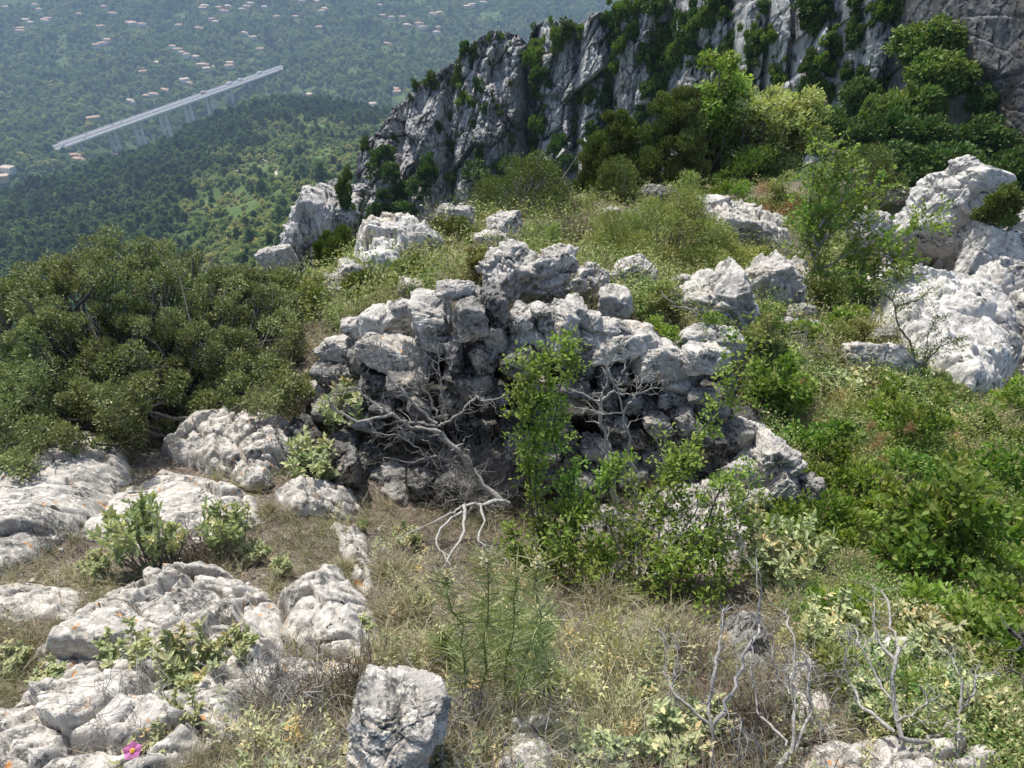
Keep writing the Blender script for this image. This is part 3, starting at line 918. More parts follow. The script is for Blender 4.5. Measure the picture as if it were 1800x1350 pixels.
hv = N("ShaderNodeHueSaturation"); mr = N("ShaderNodeMapRange"); mr.inputs[3].default_value = .65; mr.inputs[4].default_value = 1.4; Lk(av.outputs["Fac"], mr.inputs[0]); Lk(mr.outputs[0], hv.inputs["Value"]); Lk(cr_.outputs[0], hv.inputs["Color"])
bb = N("ShaderNodeBsdfPrincipled"); bb.inputs["Roughness"].default_value = .8; bb.inputs["Specular IOR Level"].default_value = .15; Lk(hv.outputs[0], bb.inputs["Base Color"])
tr_ = N("ShaderNodeBsdfTranslucent"); mxs = N("ShaderNodeMixShader"); mxs.inputs[0].default_value = .35
Lk(hv.outputs[0], tr_.inputs[0]); Lk(bb.outputs[0], mxs.inputs[1]); Lk(tr_.outputs[0], mxs.inputs[2])
oo = N("ShaderNodeOutputMaterial"); Lk(mxs.outputs[0], oo.inputs[0])
M['canopy'] = mw
def scatter(name, protos, pos, s, rz, pid, tint, kind="stuff"):
    me = bpy.data.meshes.new(name)
    me.vertices.add(len(pos)); me.vertices.foreach_set("co", np.asarray(pos, np.float32).ravel())
    for nm, ty, arr in (("s", 'FLOAT', s), ("rz", 'FLOAT', rz), ("pid", 'INT', pid), ("tint", 'FLOAT', tint)):
        a = me.attributes.new(nm, ty, 'POINT'); a.data.foreach_set("value", np.asarray(arr, np.int32 if ty == 'INT' else np.float32))
    o = bpy.data.objects.new(name, me); C.objects.link(o)
    ng = bpy.data.node_groups.new(name + "_placing", 'GeometryNodeTree')
    ng.interface.new_socket(name="Geometry", in_out='INPUT', socket_type='NodeSocketGeometry')
    ng.interface.new_socket(name="Geometry", in_out='OUTPUT', socket_type='NodeSocketGeometry')
    n_, l_ = ng.nodes.new, ng.links.new
    gi, go = n_("NodeGroupInput"), n_("NodeGroupOutput")
    def na(nm, ty):
        x = n_("GeometryNodeInputNamedAttribute"); x.data_type = ty; x.inputs[0].default_value = nm; return x.outputs[0]
    cx = n_("ShaderNodeCombineXYZ"); l_(na("rz", 'FLOAT'), cx.inputs[2])
    jn = n_("GeometryNodeJoinGeometry")
    for k, me_p in enumerate(protos):
        po = bpy.data.objects.new(name + "_tree", me_p)
        oi = n_("GeometryNodeObjectInfo"); oi.inputs[0].default_value = po; oi.inputs["As Instance"].default_value = True
        eq = n_("FunctionNodeCompare"); eq.data_type = 'INT'; eq.operation = 'EQUAL'; l_(na("pid", 'INT'), eq.inputs[2]); eq.inputs[3].default_value = k
        ip = n_("GeometryNodeInstanceOnPoints")
        l_(gi.outputs[0], ip.inputs["Points"]); l_(eq.outputs[0], ip.inputs["Selection"]); l_(oi.outputs["Geometry"], ip.inputs["Instance"])
        l_(cx.outputs[0], ip.inputs["Rotation"]); l_(na("s", 'FLOAT'), ip.inputs["Scale"])
        l_(ip.outputs[0], jn.inputs[0])
    l_(jn.outputs[0], go.inputs[0])
    md = o.modifiers.new("placing", 'NODES'); md.node_group = ng
    return tag(o, kind=kind)

BA, BB = P(100, 258, 1.), P(497, 118, 1.)
BZ = -330.
BA = BA * (BZ / BA[2]); BB = BB * (BZ / BB[2])
bu = unit(BB - BA); bn = np.array([bu[1], -bu[0], 0.])     # bn points towards the camera's right
BL = float(np.linalg.norm(BB - BA))
HOUSES = [(45,38),(55,43),(78,38),(85,36),(35,58),(38,52),(62,12),(70,19),(12,16),(183,15),(178,50),(198,27),(228,42),(234,45),(250,46),(140,27),(170,83),(180,79),(190,72),(315,47),(352,17),(359,13),(385,17),(393,22),(400,14),(425,20),(432,14),(440,8),(465,14),(485,32),(520,32),(565,22),(571,18),(530,4),(558,6),(372,36),(379,42),(350,52),(305,85),(312,89),(320,95),(329,100),(345,102),(278,112),(355,118),(364,124),(403,120),(405,114),(253,130),(458,90),(430,62),(446,68),(562,50),(325,143),(335,150),(260,172),(270,168),(290,160),(230,181),(165,212),(130,278),(138,283),(205,276),(222,281),(15,300),(5,315),(545,171),(560,177),(575,178),(598,187),(655,187),(661,194),(698,165),(668,12),(673,30),(688,33),(708,32),(760,28),(771,26),(715,48),(735,45),(742,50),(770,50),(765,60),(760,68),(680,80),(848,7),(830,12),(822,13),(696,160)]
HA = np.array(HOUSES, float)
HY = cast(HA[:, 0], HA[:, 1], 300.)
HP = P3(HA[:, 0], HA[:, 1], HY)
def build_woods():
    rng = np.random.default_rng(11)
    out = []
    for r0, r1, sp, xs in ((120, 420, 3.6, 1), (420, 1120, 5.9, 1), (1000, 2500, 9.6, 1)):
        g = np.arange(-1700, 1900, sp); y = np.arange(r0 * .7, r1, sp)
        X, Y = np.meshgrid(g, y)
        q = np.stack([X.ravel(), Y.ravel()], -1) + rng.uniform(-.5, .5, (X.size, 2)) * sp
        rr = np.hypot(q[:, 0], q[:, 1])
        q = q[(rr > r0) & (rr < r1) & (np.abs(q[:, 0]) < q[:, 1] * .95 + 60)]
        z = terr(q)
        p = np.column_stack([q, z])
        px, py = topx(p)
        k = (px > -70) & (px < 1330) & (py > -45) & (py < 600) & ~((px > 720) & (py > 330)) & ~((px > 1000) & (py > 120))
        p, px, py = p[k], px[k], py[k]
        cy = cast(px, py - 4, 40.)
        k = p[:, 1] < np.nan_to_num(cy, nan=1e9) * 1.05 + 25
        p, px, py = p[k], px[k], py[k]
        ok = np.ones(len(p), bool)
        for h in HP:
            ok &= ~((np.abs(p[:, 0] - h[0] - (p[:, 1] - h[1]) * h[0] / h[1]) < 11) & (p[:, 1] < h[1] + 10) & (p[:, 1] > h[1] - 45))
        t = (p - BA) @ bu; s_ = (p - BA) @ bn
        ok &= ~((t > -6) & (t < BL + 4) & (np.abs(s_) < 18.5))
        ok &= ~((t > -10) & (t < BL * .78) & (s_ > 10) & (s_ < 70) & (p[:, 2] + 11 > BZ - 3 - s_ * .2))
        p = p[ok]
        if r0 > 900 or r0 > 400 and False: pass
        md = meadow(p)
        keep = rng.uniform(size=len(p)) > md * (.93 if r0 > 900 else .72)
        p, md = p[keep], md[keep]
        out.append((p, md, np.full(len(p), r0)))
    p = np.concatenate([o[0] for o in out]); md = np.concatenate([o[1] for o in out]); zone = np.concatenate([o[2] for o in out])
    px, py = topx(p)
    n = len(p)
    pn2 = fbm(p * np.array([1, 1, 0]) / 70., 3, 17)
    # the pine wood covers the left and far side of the near hill
    pine = ((zone == 420) & (px < 420 - (py - 250) * .85 + pn2 * 120) | (zone == 420) & (py < 222 + pn2 * 20)) | (rng.uniform(size=n) < .10) | ((zone == 120) & (px < 230 + pn2 * 90))
    pine &= md < .55
    pid = np.where(pine, rng.integers(0, 4, n), rng.integers(4, 8, n))
    s = np.clip(np.exp(rng.normal(size=n) * .28 - .1), .4, 1.7) * np.where(zone == 120, np.where(pine, .72, .52), np.where(zone == 420, np.where(pine, .98, .66), 1.4)) * (1 - .35 * md)
    tint = np.clip(np.where(pine, .24, .60) + fbm(p * np.array([1, 1, 0]) / 70., 4, 27) * .5 + rng.normal(size=n) * .13 + md * .22 + np.where((zone < 1000) & ~pine, .13, 0), 0, 1)
    p[:, 2] -= .3
    protos = [tree_proto(500 + k, 'pine' if k < 4 else 'oak') for k in range(8)]
    for me in protos: me.materials.append(M['canopy'])
    scatter("far_wood", protos, p, s, rng.uniform(0, 6.28, n), pid, tint)
    print("woods", n)
build_woods()

# ------------------------------------------------------------------ viaduct
M['conc'] = mat_flat('concrete', (.62, .62, .60), .85, .14, .4)
M['asphalt'] = mat_flat('asphalt', (.22, .22, .225), .9, .12, .3)
M['paint'] = mat_flat('road_paint', (.75, .75, .72), .7, .05, 1)
def obox(mb, o, ax, ay, az, x0, x1, y0, y1, z0, z1, a=.5, tx=1., ty=1.):
    """box in axes ax, ay, az at o; tx, ty taper its top"""
    xm, ym = (x0 + x1) / 2, (y0 + y1) / 2
    v = []
    for z, kx, ky in ((z0, 1, 1), (z1, tx, ty)):
        for x, y in ((x0, y0), (x1, y0), (x1, y1), (x0, y1)):
            v.append(o + ax * (xm + (x - xm) * kx) + ay * (ym + (y - ym) * ky) + az * z)
    mb.add(v, [[3, 2, 1, 0], [4, 5, 6, 7], [0, 1, 5, 4], [1, 2, 6, 5], [2, 3, 7, 6], [3, 0, 4, 7]], a)
ez = np.array([0, 0, 1.])
def build_viaduct():
    root = empty("viaduct", BA, "long grey concrete motorway viaduct on tall piers crossing the valley", "viaduct")
    o = np.zeros(3)
    for sgn in (-1, 1):
        c = sgn * 8.2
        mb = MB()
        obox(mb, o, bu, bn, ez, -45, BL + 45, c - 7.0, c + 7.0, -.9, 0)
        obox(mb, o, bu, bn, ez, -45, BL + 45, c - 3.2, c + 3.2, -3.6, -.903)
        link("deck", mb.mesh("deck"), M['conc'], root)
        mb = MB(); obox(mb, o, bu, bn, ez, -45, BL + 45, c - 6.4, c + 6.4, .004, .06); link("road_surface", mb.mesh("road_surface"), M['asphalt'], root)
        mb = MB()
        for yy in (-5.1, 5.0):
            obox(mb, o, bu, bn, ez, -45, BL + 45, c + yy, c + yy + .25, .064, .08)
        for t in np.arange(-8, BL + 6, 13.):
            obox(mb, o, bu, bn, ez, t, t + 3.5, c - .1, c + .12, .064, .08)
        link("road_marking", mb.mesh("road_marking"), M['paint'], root)
        for yy in (-6.98, 6.63):
            mb = MB(); obox(mb, o, bu, bn, ez, -45, BL + 45, c + yy, c + yy + .35, .003, 1.15); link("parapet", mb.mesh("parapet"), M['conc'], root)
    for px_, in [(143,), (203,), (247,), (292,), (336,), (374,), (408,), (441,)]:
        # the pier stands where the near parapet is seen above px_
        best = min(np.linspace(0, BL, 800), key=lambda t: abs(topx((BA + bu * t + bn * 12)[None])[0][0] - px_))
        for sgn in (-1, 1):
            q = BA + bu * best + bn * 6.6 * sgn
            zb = float(terr(q[None, :2])[0]) - 4
            mb = MB()
            hh = BZ - 3.6 - zb
            if hh < 3: continue
            obox(mb, q - BA - ez * (hh + 3.6), bu, bn, ez, -2.0, 2.0, -3.2, 3.2, 0, hh - 1.5, tx=.7, ty=.7)
            obox(mb, q - BA - ez * (hh + 3.6), bu, bn, ez, -1.5, 1.5, -2.6, 2.6, hh - 1.497, hh, tx=1.05, ty=1.1)
            link("pier", mb.mesh("pier"), M['conc'], root)
build_viaduct()
M['white'] = mat_flat('truck_white', (.78, .78, .78), .5, .03, 1)
M['red'] = mat_flat('truck_red', (.35, .06, .05), .5, .05, 1)
M['dark'] = mat_flat('rubber_and_glass', (.03, .03, .035), .4, .05, 1)
M['silver'] = mat_flat('car_silver', (.55, .56, .58), .35, .03, 1)
def wheels(root, xs, y, r):
    for x in xs:
        for sg in (-1, 1):
            mb = MB(); tube(mb, [(x, sg * y - .16, r), (x, sg * y + .16, r)], r, 12)
            link("wheel", mb.mesh("wheel"), M['dark'], root)
def on_deck(px_, lane):
    t = min(np.linspace(0, BL, 1500), key=lambda t: abs(topx((BA + bu * t + bn * lane)[None])[0][0] - px_))
    return BA + bu * t + bn * lane + ez * .08
ang = math.atan2(bu[1], bu[0])
X, Yv = np.array([1., 0, 0]), np.array([0, 1., 0])
for px_, lane, L_, mt, lab in ((456, -10.3, 16, 'white', "white lorry nearest the far end of the viaduct"), (422, -9.8, 13, 'white', "shorter white lorry second from the viaduct's far end"), (403, -10.3, 16, 'white', "white lorry third from the viaduct's far end, before the red one"), (358, -8.6, 15, 'red', "lorry with dark red sides and white roof on the viaduct")):
    r_ = empty("lorry", on_deck(px_, lane), lab, "lorry", "lorries on the viaduct", ang)
    mb = MB(); obox(mb, np.zeros(3), X, Yv, ez, -L_ / 2, L_ / 2 - 2.9, -1.3, 1.3, 1.1, 3.9); link("trailer", mb.mesh("trailer"), M[mt], r_)
    mb = MB(); obox(mb, np.zeros(3), X, Yv, ez, -L_ / 2 - .01, L_ / 2 - 2.88, -1.31, 1.31, 3.903, 4.0); link("roof", mb.mesh("roof"), M['white'], r_)
    mb = MB(); obox(mb, np.zeros(3), X, Yv, ez, L_ / 2 - 2.4, L_ / 2, -1.2, 1.2, .7, 3.5, tx=.85); link("cab", mb.mesh("cab"), M['white'], r_)
    mb = MB(); obox(mb, np.zeros(3), X, Yv, ez, L_ / 2 - .25, L_ / 2 + .03, -1.1, 1.1, 1.9, 2.9, tx=.6); link("windscreen", mb.mesh("windscreen"), M['dark'], r_)
    wheels(r_, (-L_ / 2 + 1.5, -L_ / 2 + 2.8, L_ / 2 - 4.5, L_ / 2 - 1.2), 1.05, .5)
for px_, lane, mt, lab in ((152, -9.5, 'white', "small white car on the near left end of the viaduct"), (198, -9.5, 'dark', "dark car on the far carriageway of the viaduct"), (214, -5.5, 'silver', "silver car in the inner lane of the far carriageway"), (149, 6, 'silver', "silver car on the near carriageway of the viaduct"), (112, 7, 'dark', "dark car where the near carriageway leaves the viaduct")):
    r_ = empty("car", on_deck(px_, lane), lab, "car", "cars on the viaduct", ang)
    mb = MB(); obox(mb, np.zeros(3), X, Yv, ez, -2.2, 2.2, -.9, .9, .35, .95, tx=.96, ty=.92); link("body", mb.mesh("body"), M[mt], r_)
    mb = MB(); obox(mb, np.zeros(3), X, Yv, ez, -1.6, .9, -.8, .8, .953, 1.5, tx=.7, ty=.82); link("cabin", mb.mesh("cabin"), M['dark'] if mt != 'dark' else M['silver'], r_)
    wheels(r_, (-1.35, 1.35), .8, .33)

# ------------------------------------------------------------------ houses on the far slopes
M['plaster'] = [mat_flat('plaster_cream', (.62, .55, .44), .9, .08, .5), mat_flat('plaster_white', (.74, .72, .68), .9, .05, .5), mat_flat('plaster_ochre', (.58, .42, .27), .9, .08, .5)]
M['tile'] = mat_flat('roof_tile', (.46, .30, .21), .9, .25, .9)
M['tile2'] = mat_flat('roof_tile_pale', (.56, .44, .34), .9, .2, .9)
ORD = "first second third fourth fifth sixth seventh eighth ninth tenth eleventh twelfth thirteenth fourteenth fifteenth sixteenth seventeenth eighteenth nineteenth twentieth twenty-first twenty-second twenty-third twenty-fourth twenty-fifth twenty-sixth twenty-seventh twenty-eighth twenty-ninth thirtieth".split()
def house_area(x, y):
    if x > 800: return "above the cliff crest"
    if x > 650 and y < 100: return "in hamlet beyond the cliff top"
    if x > 640: return "beside the cliff's left edge"
    if x > 535 and y > 140: return "by terraces right of viaduct"
    if y < 65 and x < 110: return "in the top left corner"
    if y < 65 and x < 260: return "in the upper left villas"
    if y < 65 and x < 375: return "in villas at top above viaduct"
    if y < 65: return "in villas beyond viaduct's far end"
    if x < 200 and y < 100: return "in lone group on dark left slope"
    if y > 205: return "below the viaduct's near end"
    if y < 100: return "in the upper hillside hamlet"
    if y < 136: return "in hamlet just above the viaduct"
    return "close behind the viaduct"
def build_houses():
    rng = np.random.default_rng(5)
    pl = ("cream", "white", "ochre")
    for k, (h, (hx, hy)) in enumerate(zip(HP, HOUSES)):
        if not np.isfinite(h[1]): continue
        w_, d_, hh = rng.uniform(12, 22), rng.uniform(9, 13), rng.uniform(4.5, 7.5)
        kind = int(rng.integers(0, 3))
        rt = rng.uniform() < .35
        area = house_area(hx, hy)
        same = sorted(i for i in range(len(HOUSES)) if house_area(*HOUSES[i]) == area)
        same.sort(key=lambda i: HOUSES[i][0])
        r_ = empty("house", (h[0], h[1], h[2] - 1.0), "%s house, %s roof, %s from left %s" % (pl[kind], "pale pink" if rt else "terracotta", ORD[same.index(k)], area), "house", "houses " + area, rng.uniform(-.6, .9))
        wb, rb = MB(), MB()
        blocks = [(0, 0, w_, d_, hh)]
        if rng.uniform() < .6: blocks.append((w_ * .55, rng.uniform(-3, 3), w_ * .55, d_ * .7, hh * .68))
        for (x, y, a, b, c) in blocks:
            o = np.array([x, y, 0.])
            obox(wb, o, X, Yv, ez, -a / 2, a / 2, -b / 2, b / 2, -3, c + 1)
            v = [(-a / 2 - .5, -b / 2 - .5, c + 1.01), (a / 2 + .5, -b / 2 - .5, c + 1.01), (a / 2 + .5, b / 2 + .5, c + 1.01), (-a / 2 - .5, b / 2 + .5, c + 1.01), (-a / 2 + b * .3, 0, c + 2.9), (a / 2 - b * .3, 0, c + 2.9)]
            rb.add(np.array(v) + o, [[0, 1, 5, 4], [2, 3, 4, 5], [1, 2, 5, 5], [3, 0, 4, 4], [3, 2, 1, 0]])
        wall = link("wall", wb.mesh("wall"), M['plaster'][kind], r_)
        def fixq(me): me.validate(); return me
        link("roof", fixq(rb.mesh("roof")), M['tile2'] if rt else M['tile'], r_)
        if hy > 100 or hx > 600:
            for sx in (-.28, .02, .3):
                wm = MB(); obox(wm, np.zeros(3), X, Yv, ez, sx * w_ - .6, sx * w_ + .6, -d_ / 2 - .03, -d_ / 2 + .1, hh * .45, hh * .45 + 1.5)
                link("window", wm.mesh("window"), M['dark'], r_)
build_houses()
def ribbon(name, pts, wd, mat):
    a = np.array(pts, float); Yc = cast(a[:, 0], a[:, 1], 100.)
    p = P3(a[:, 0], a[:, 1], Yc)
    t = np.linspace(0, len(p) - 1, len(p) * 10); i = np.clip(t.astype(int), 0, len(p) - 2); f = (t - i)[:, None]
    q = p[i] * (1 - f) + p[i + 1] * f
    d = unit(np.gradient(q[:, :2], axis=0)); n2 = np.stack([-d[:, 1], d[:, 0]], -1)
    rows = []
    for s_ in (-.5, 0, .5):
        xy = q[:, :2] + n2 * wd * s_
        rows.append(np.column_stack([xy, terr(xy) + .35]))
    V = np.stack(rows, 1).reshape(-1, 3); m_ = len(q)
    Q = [[i * 3 + j, i * 3 + j + 1, i * 3 + j + 4, i * 3 + j + 3] for i in range(m_ - 1) for j in (0, 1)]
    tag(link(name, mesh_quads(name, V, Q, smooth=True), mat), kind="structure")
M['dust'] = mat_flat('pale_track', (.42, .38, .30), .95, .15, .3)
for pts, wd in (([(484,298),(487,312),(487,324)], 2.2), ([(403,286),(418,298),(422,316)], 2.5), ([(415,284),(440,283),(470,284)], 2.0), ([(324,58),(318,74),(313,86)], 5), ([(430,62),(455,72),(478,76)], 4), ([(318,157),(336,163),(352,172)], 8), ([(364,100),(372,108),(374,118)], 5), ([(555,185),(580,189),(606,190)], 6)):
    ribbon("path", pts, wd, M['dust'])

# ------------------------------------------------------------------ haze
def build_haze():
    x0, x1, y0, y1, z0, z1 = -9600, 9600, -1900, 9600, -520, 560
    V = [(x, y, z) for z in (z0, z1) for x, y in ((x0, y0), (x1, y0), (x1, y1), (x0, y1))]
    me = mesh_quads("haze", V, [[3, 2, 1, 0], [4, 5, 6, 7], [0, 1, 5, 4], [1, 2, 6, 5], [2, 3, 7, 6], [3, 0, 4, 7]])
    m, nt, N, Lk = newmat("haze_air")
    v = N("ShaderNodeVolumePrincipled"); v.inputs["Color"].default_value = (.50, .71, 1., 1); v.inputs["Density"].default_value = HAZE
    v.inputs["Anisotropy"].default_value = 0.0
    o = N("ShaderNodeOutputMaterial"); Lk(v.outputs[0], o.inputs["Volume"])
    tag(link("haze", me, m), kind="stuff")
HAZE = 2.1e-4
build_haze()
# ------------------------------------------------------------------ boulders
RK = dict(name='boulder', cat='boulder')
def rocks(rows, gx=1., gy=1., **kw):
    for r in rows:
        a = (r[0], r[1], r[2] * gx, r[3] * gy, r[4]); o = dict(kw); o.update(r[5] if len(r) > 5 else {})
        rock(a[0], a[1], a[2], a[3], a[4], **o)
# left foreground: bedrock coming through the soil
slab([(-90,880),(0,845),(60,805),(150,780),(222,785),(236,825),(205,880),(150,925),(70,985),(0,1020),(-90,1030)], "long sloping grey slab under the big juniper at the left edge", .16, .06, .34, ang=35, aniso=1.8, seed=3, step=.035)
slab([(283,795),(335,748),(430,733),(505,742),(530,775),(515,822),(470,842),(420,850),(350,828),(305,812)], "mottled rock with orange lichen between juniper and stone wall", .17, .05, .24, seed=5, step=.05)
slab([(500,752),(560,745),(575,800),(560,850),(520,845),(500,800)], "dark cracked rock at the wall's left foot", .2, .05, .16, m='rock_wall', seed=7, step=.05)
slab([(135,945),(200,872),(290,832),(385,850),(450,880),(465,925),(380,955),(300,985),(215,962)], "smooth grey slab behind the grey leaved cistus plants", .09, .06, .4, ang=30, aniso=2, seed=9, step=.025)
slab([(478,872),(540,850),(620,862),(636,895),(595,915),(515,905)], "knobbly white ledge with orange spots left of the wall hollow", .10, .04, .13, seed=11, step=.045)
slab([(70,1165),(130,1100),(190,1060),(290,1008),(395,1012),(470,1045),(505,1085),(500,1150),(460,1200),(370,1215),(300,1190),(215,1200),(120,1210)], "large pale foreground slab with black hollows and orange lichen", .13, .05, .26, seed=13, step=.05, res=.007)
slab([(498,1062),(560,1010),(600,1000),(640,1060),(665,1110),(650,1170),(560,1165),(500,1130)], "white pointed rock with orange spots beside the large slab", .15, .05, .17, seed=16, step=.035, res=.007)
slab([(395,1200),(500,1165),(640,1170),(660,1205),(560,1235),(430,1235)], "low pale ledge in dry twigs under the large foreground slab", .05, .04, .14, seed=17, step=.03, res=.007)
slab([(70,1205),(200,1150),(330,1165),(455,1212),(430,1290),(330,1350),(260,1450),(-120,1450),(-100,1290),(20,1250)], "broad grey and white bedrock in the lower left corner", .10, .05, .24, seed=19, step=.045, res=.006)
slab([(590,925),(635,935),(655,1000),(650,1050),(615,1020),(600,970)], "narrow rock rib running down beside the dry tan tuft", .07, .04, .12, seed=41, step=.04, res=.007)
slab([(-60,1050),(70,1028),(150,1040),(125,1085),(30,1095),(-60,1090)], "low pale stone in dry grass at the left edge", .05, .04, .15, seed=21, step=.03, res=.007)
slab([(1395,1320),(1450,1302),(1580,1300),(1700,1315),(1760,1350),(1700,1420),(1400,1420)], "white rock with a large orange lichen patch at the bottom", .07, .04, .14, seed=23, step=.035, res=.006)
slab([(1270,1090),(1330,1085),(1360,1130),(1345,1175),(1290,1165)], "grey rock under the green shrub in the lower right", .10, .04, .12, m='rock_grey', seed=25, step=.04, res=.007)
slab([(1375,1180),(1430,1165),(1465,1200),(1455,1270),(1400,1265)], "pale broken rock among grey branches in the lower right", .09, .04, .10, seed=27, step=.04, res=.007)
slab([(870,1285),(930,1255),(1000,1280),(1020,1340),(960,1400),(870,1370)], "white rock at the bottom under narrow leaved plants", .10, .04, .14, seed=29, step=.035, res=.006)
rocks([
 (690,1290,150,230,"white standing boulder at the bottom behind dead twigs",dict(roll=8,level=7,dr=.8,rough=.25,crack=.15,lump=.03)),
 (450,842,60,44,"small blocky stone on the ledge beside the smooth slab",dict(level=5)),
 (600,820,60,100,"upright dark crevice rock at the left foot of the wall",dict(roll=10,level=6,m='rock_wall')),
 (1560,1150,120,60,"low pale rock behind the tall forked grey branch",dict(roll=6,level=5)),
], m='rock_near', deep=.12, **RK)
# around and behind the wall
rocks([
 (1318,782,64,60,"upper ragged rock at the right end of the stone wall",dict(roll=20,level=6,rough=.5)),
 (1352,822,84,80,"largest ragged rock at the right end of the stone wall",dict(roll=28,level=6,rough=.6)),
 (1378,862,60,56,"lowest ragged rock at the right end of the stone wall",dict(roll=20,level=6,rough=.5)),
 (1300,840,60,56,"inner ragged rock at the right end of the stone wall",dict(roll=8,level=6,rough=.5)),
 (1320,890,70,50,"ragged rock below the wall's right end",dict(level=6,rough=.5)),
 (1425,868,55,50,"small grey rock right of the ragged ones",dict(m='rock_grey',level=6)),
 (905,487,100,85,"left block of the craggy outcrop behind the wall",dict(rough=.6,level=6)),
 (975,492,80,80,"middle block of the craggy outcrop behind the wall",dict(rough=.7,level=6)),
 (1035,505,65,60,"right block of the craggy outcrop behind the wall",dict(rough=.7,level=6)),
 (1078,540,50,60,"upright stone just right of the craggy outcrop",dict(level=5)),
 (1115,487,66,50,"grey boulder with orange lichen under the broom bush",dict(roll=-25,level=6)),
 (1163,545,56,30,"small white stone in the green patch behind the wall",dict(level=5)),
 (1262,545,105,90,"layered boulder leaning behind the dead forked twig",dict(roll=-30,level=6,rough=.6,strata=(.6,0,.8))),
 (1245,605,100,60,"lower white blocks under the layered boulder",dict(roll=10,level=5)),
 (1352,510,80,80,"grey craggy rock left of the leafy sapling",dict(roll=-25,level=6,rough=.6)),
 (1350,470,45,28,"small white rock above the craggy one",dict(level=5)),
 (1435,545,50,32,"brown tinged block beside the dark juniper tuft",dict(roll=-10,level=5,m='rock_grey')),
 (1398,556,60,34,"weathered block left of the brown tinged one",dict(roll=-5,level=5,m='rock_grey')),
 (1410,576,90,26,"flat pale stone under the weathered blocks",dict(roll=8,level=5)),
 (1543,596,62,32,"small square stone sitting above the arched rock",dict(roll=-5,level=5,m='rock_grey')),
 (1540,640,125,62,"arched pale rock in dry grass on the right",dict(roll=10,level=6)),
 (1325,637,50,22,"small pinkish stone right of the wall top",dict(level=4)),
 (1325,418,130,52,"broad white rock in front of the smokebush",dict(roll=14,level=6)),
 (1240,372,80,40,"left stone of the pale rock band below the yellow green tree",dict(level=5)),
 (1290,382,60,30,"right stone of the pale rock band",dict(level=5)),
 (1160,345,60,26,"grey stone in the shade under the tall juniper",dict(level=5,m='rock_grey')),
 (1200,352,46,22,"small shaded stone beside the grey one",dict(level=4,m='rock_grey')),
 (1300,372,50,22,"flat stone under the pink plumes",dict(level=4)),
 (1075,378,34,20,"small white stone below the round juniper",dict(level=4)),
 (748,372,75,52,"rounded white boulder left of the flat juniper",dict(roll=-25,level=6,m='rock_white')),
 (800,385,70,45,"shaded crag behind the round dark tuft",dict(level=5)),
 (680,425,65,60,"white layered crag on the left crest",dict(roll=10,level=6,m='rock_white')),
 (672,465,60,44,"lower block of the white layered crag",dict(level=5,m='rock_white')),
 (725,438,90,48,"slanting white slab running up the left crest",dict(roll=-35,level=6,m='rock_white')),
 (700,402,30,34,"small pointed white rock on the left crest",dict(level=5,m='rock_white')),
 (890,410,60,52,"grey edged boulder between the junipers",dict(roll=-10,level=6)),
 (862,430,50,40,"white stone under the grey edged boulder",dict(level=5)),
 (1205,500,60,30,"half hidden rock under the broom's right side",dict(level=5)),
 (583,503,55,32,"white stone left of the small green juniper",dict(roll=-15,level=5)),
 (615,483,50,42,"larger white stone on the left crest edge",dict(level=5)),
 (600,515,40,18,"flat white stone by the small juniper",dict(level=4)),
 (722,512,40,34,"grey stone peeping from shrubs behind the wall",dict(level=5)),
 (1215,520,40,26,"little crag behind the layered boulder",dict(level=5)),
], gx=1.12, gy=1.2, m='rock', **RK)
# the white rocks on the right
rocks([
 (1662,372,76,165,"tall leaning white pinnacle on the right",dict(roll=20,level=7,dr=.8,Y=9.6,rough=.35,crack=.4)),
 (1690,300,58,46,"pinkish cap stone on top of the leaning pinnacle",dict(roll=-8,level=6,dr=.9,Y=9.8,rough=.4)),
 (1716,408,60,85,"grey upright block right of the pinnacle",dict(roll=28,level=6,Y=9.2,rough=.5)),
 (1778,398,60,50,"white block at the right edge below the small pine",dict(level=6,Y=9.6)),
 (1760,455,120,95,"large white block at the right edge",dict(roll=12,level=6,Y=8.6)),
 (1530,405,80,60,"shaded grey rock beside the leafy sapling",dict(roll=20,level=6,Y=9.2,m='rock')),
 (1590,345,60,26,"low white rock behind the olive juniper",dict(level=5,Y=11.5)),
 (1635,334,50,22,"small white rock left of the pinnacle",dict(level=5,Y=11)),
 (1755,520,75,120,"tall grey block on the right outcrop",dict(roll=18,level=6,Y=7.3)),
 (1790,590,80,130,"shadowed block at the right edge of the outcrop",dict(roll=10,level=6,Y=6.8,m='rock')),
], gx=1.05, m='rock_white', sharp=30., **RK)
slab([(1520,455),(1560,415),(1640,395),(1720,420),(1800,430),(1880,470),(1880,640),(1800,600),(1760,560),(1700,500),(1610,470),(1560,490)], "upper field of broken white blocks on the right outcrop", .38, .10, .55, res=.014, m='rock_white', ang=-50, aniso=1.3, seed=31, step=.30, Yk=9.)
slab([(1525,470),(1570,450),(1640,475),(1710,525),(1765,590),(1782,660),(1745,718),(1690,712),(1620,665),(1560,605),(1525,545)], "great white slab sloping down to the right", .42, .08, .42, res=.012, m='rock_white', ang=-62, aniso=2.6, seed=33, step=.12, Yk=6.)
slab([(1790,560),(2050,540),(2060,740),(1900,760),(1800,740),(1775,700)], "shadowed scree of blocks right of the great white slab", .3, .1, .4, res=.02, m='rock', seed=35, step=.2, Yk=6.5)
slab([(1120,885),(1220,850),(1330,880),(1345,955),(1260,1000),(1160,965)], "pale rubbly rock at the foot of the wall's right half", .10, .05, .12, m='rock', seed=43, step=.05, res=.008)
slab([(985,905),(1060,890),(1115,910),(1100,955),(1010,950)], "low broken rock under the green shrubs at the wall's foot", .07, .05, .10, m='rock_grey', seed=45, step=.04, res=.008)
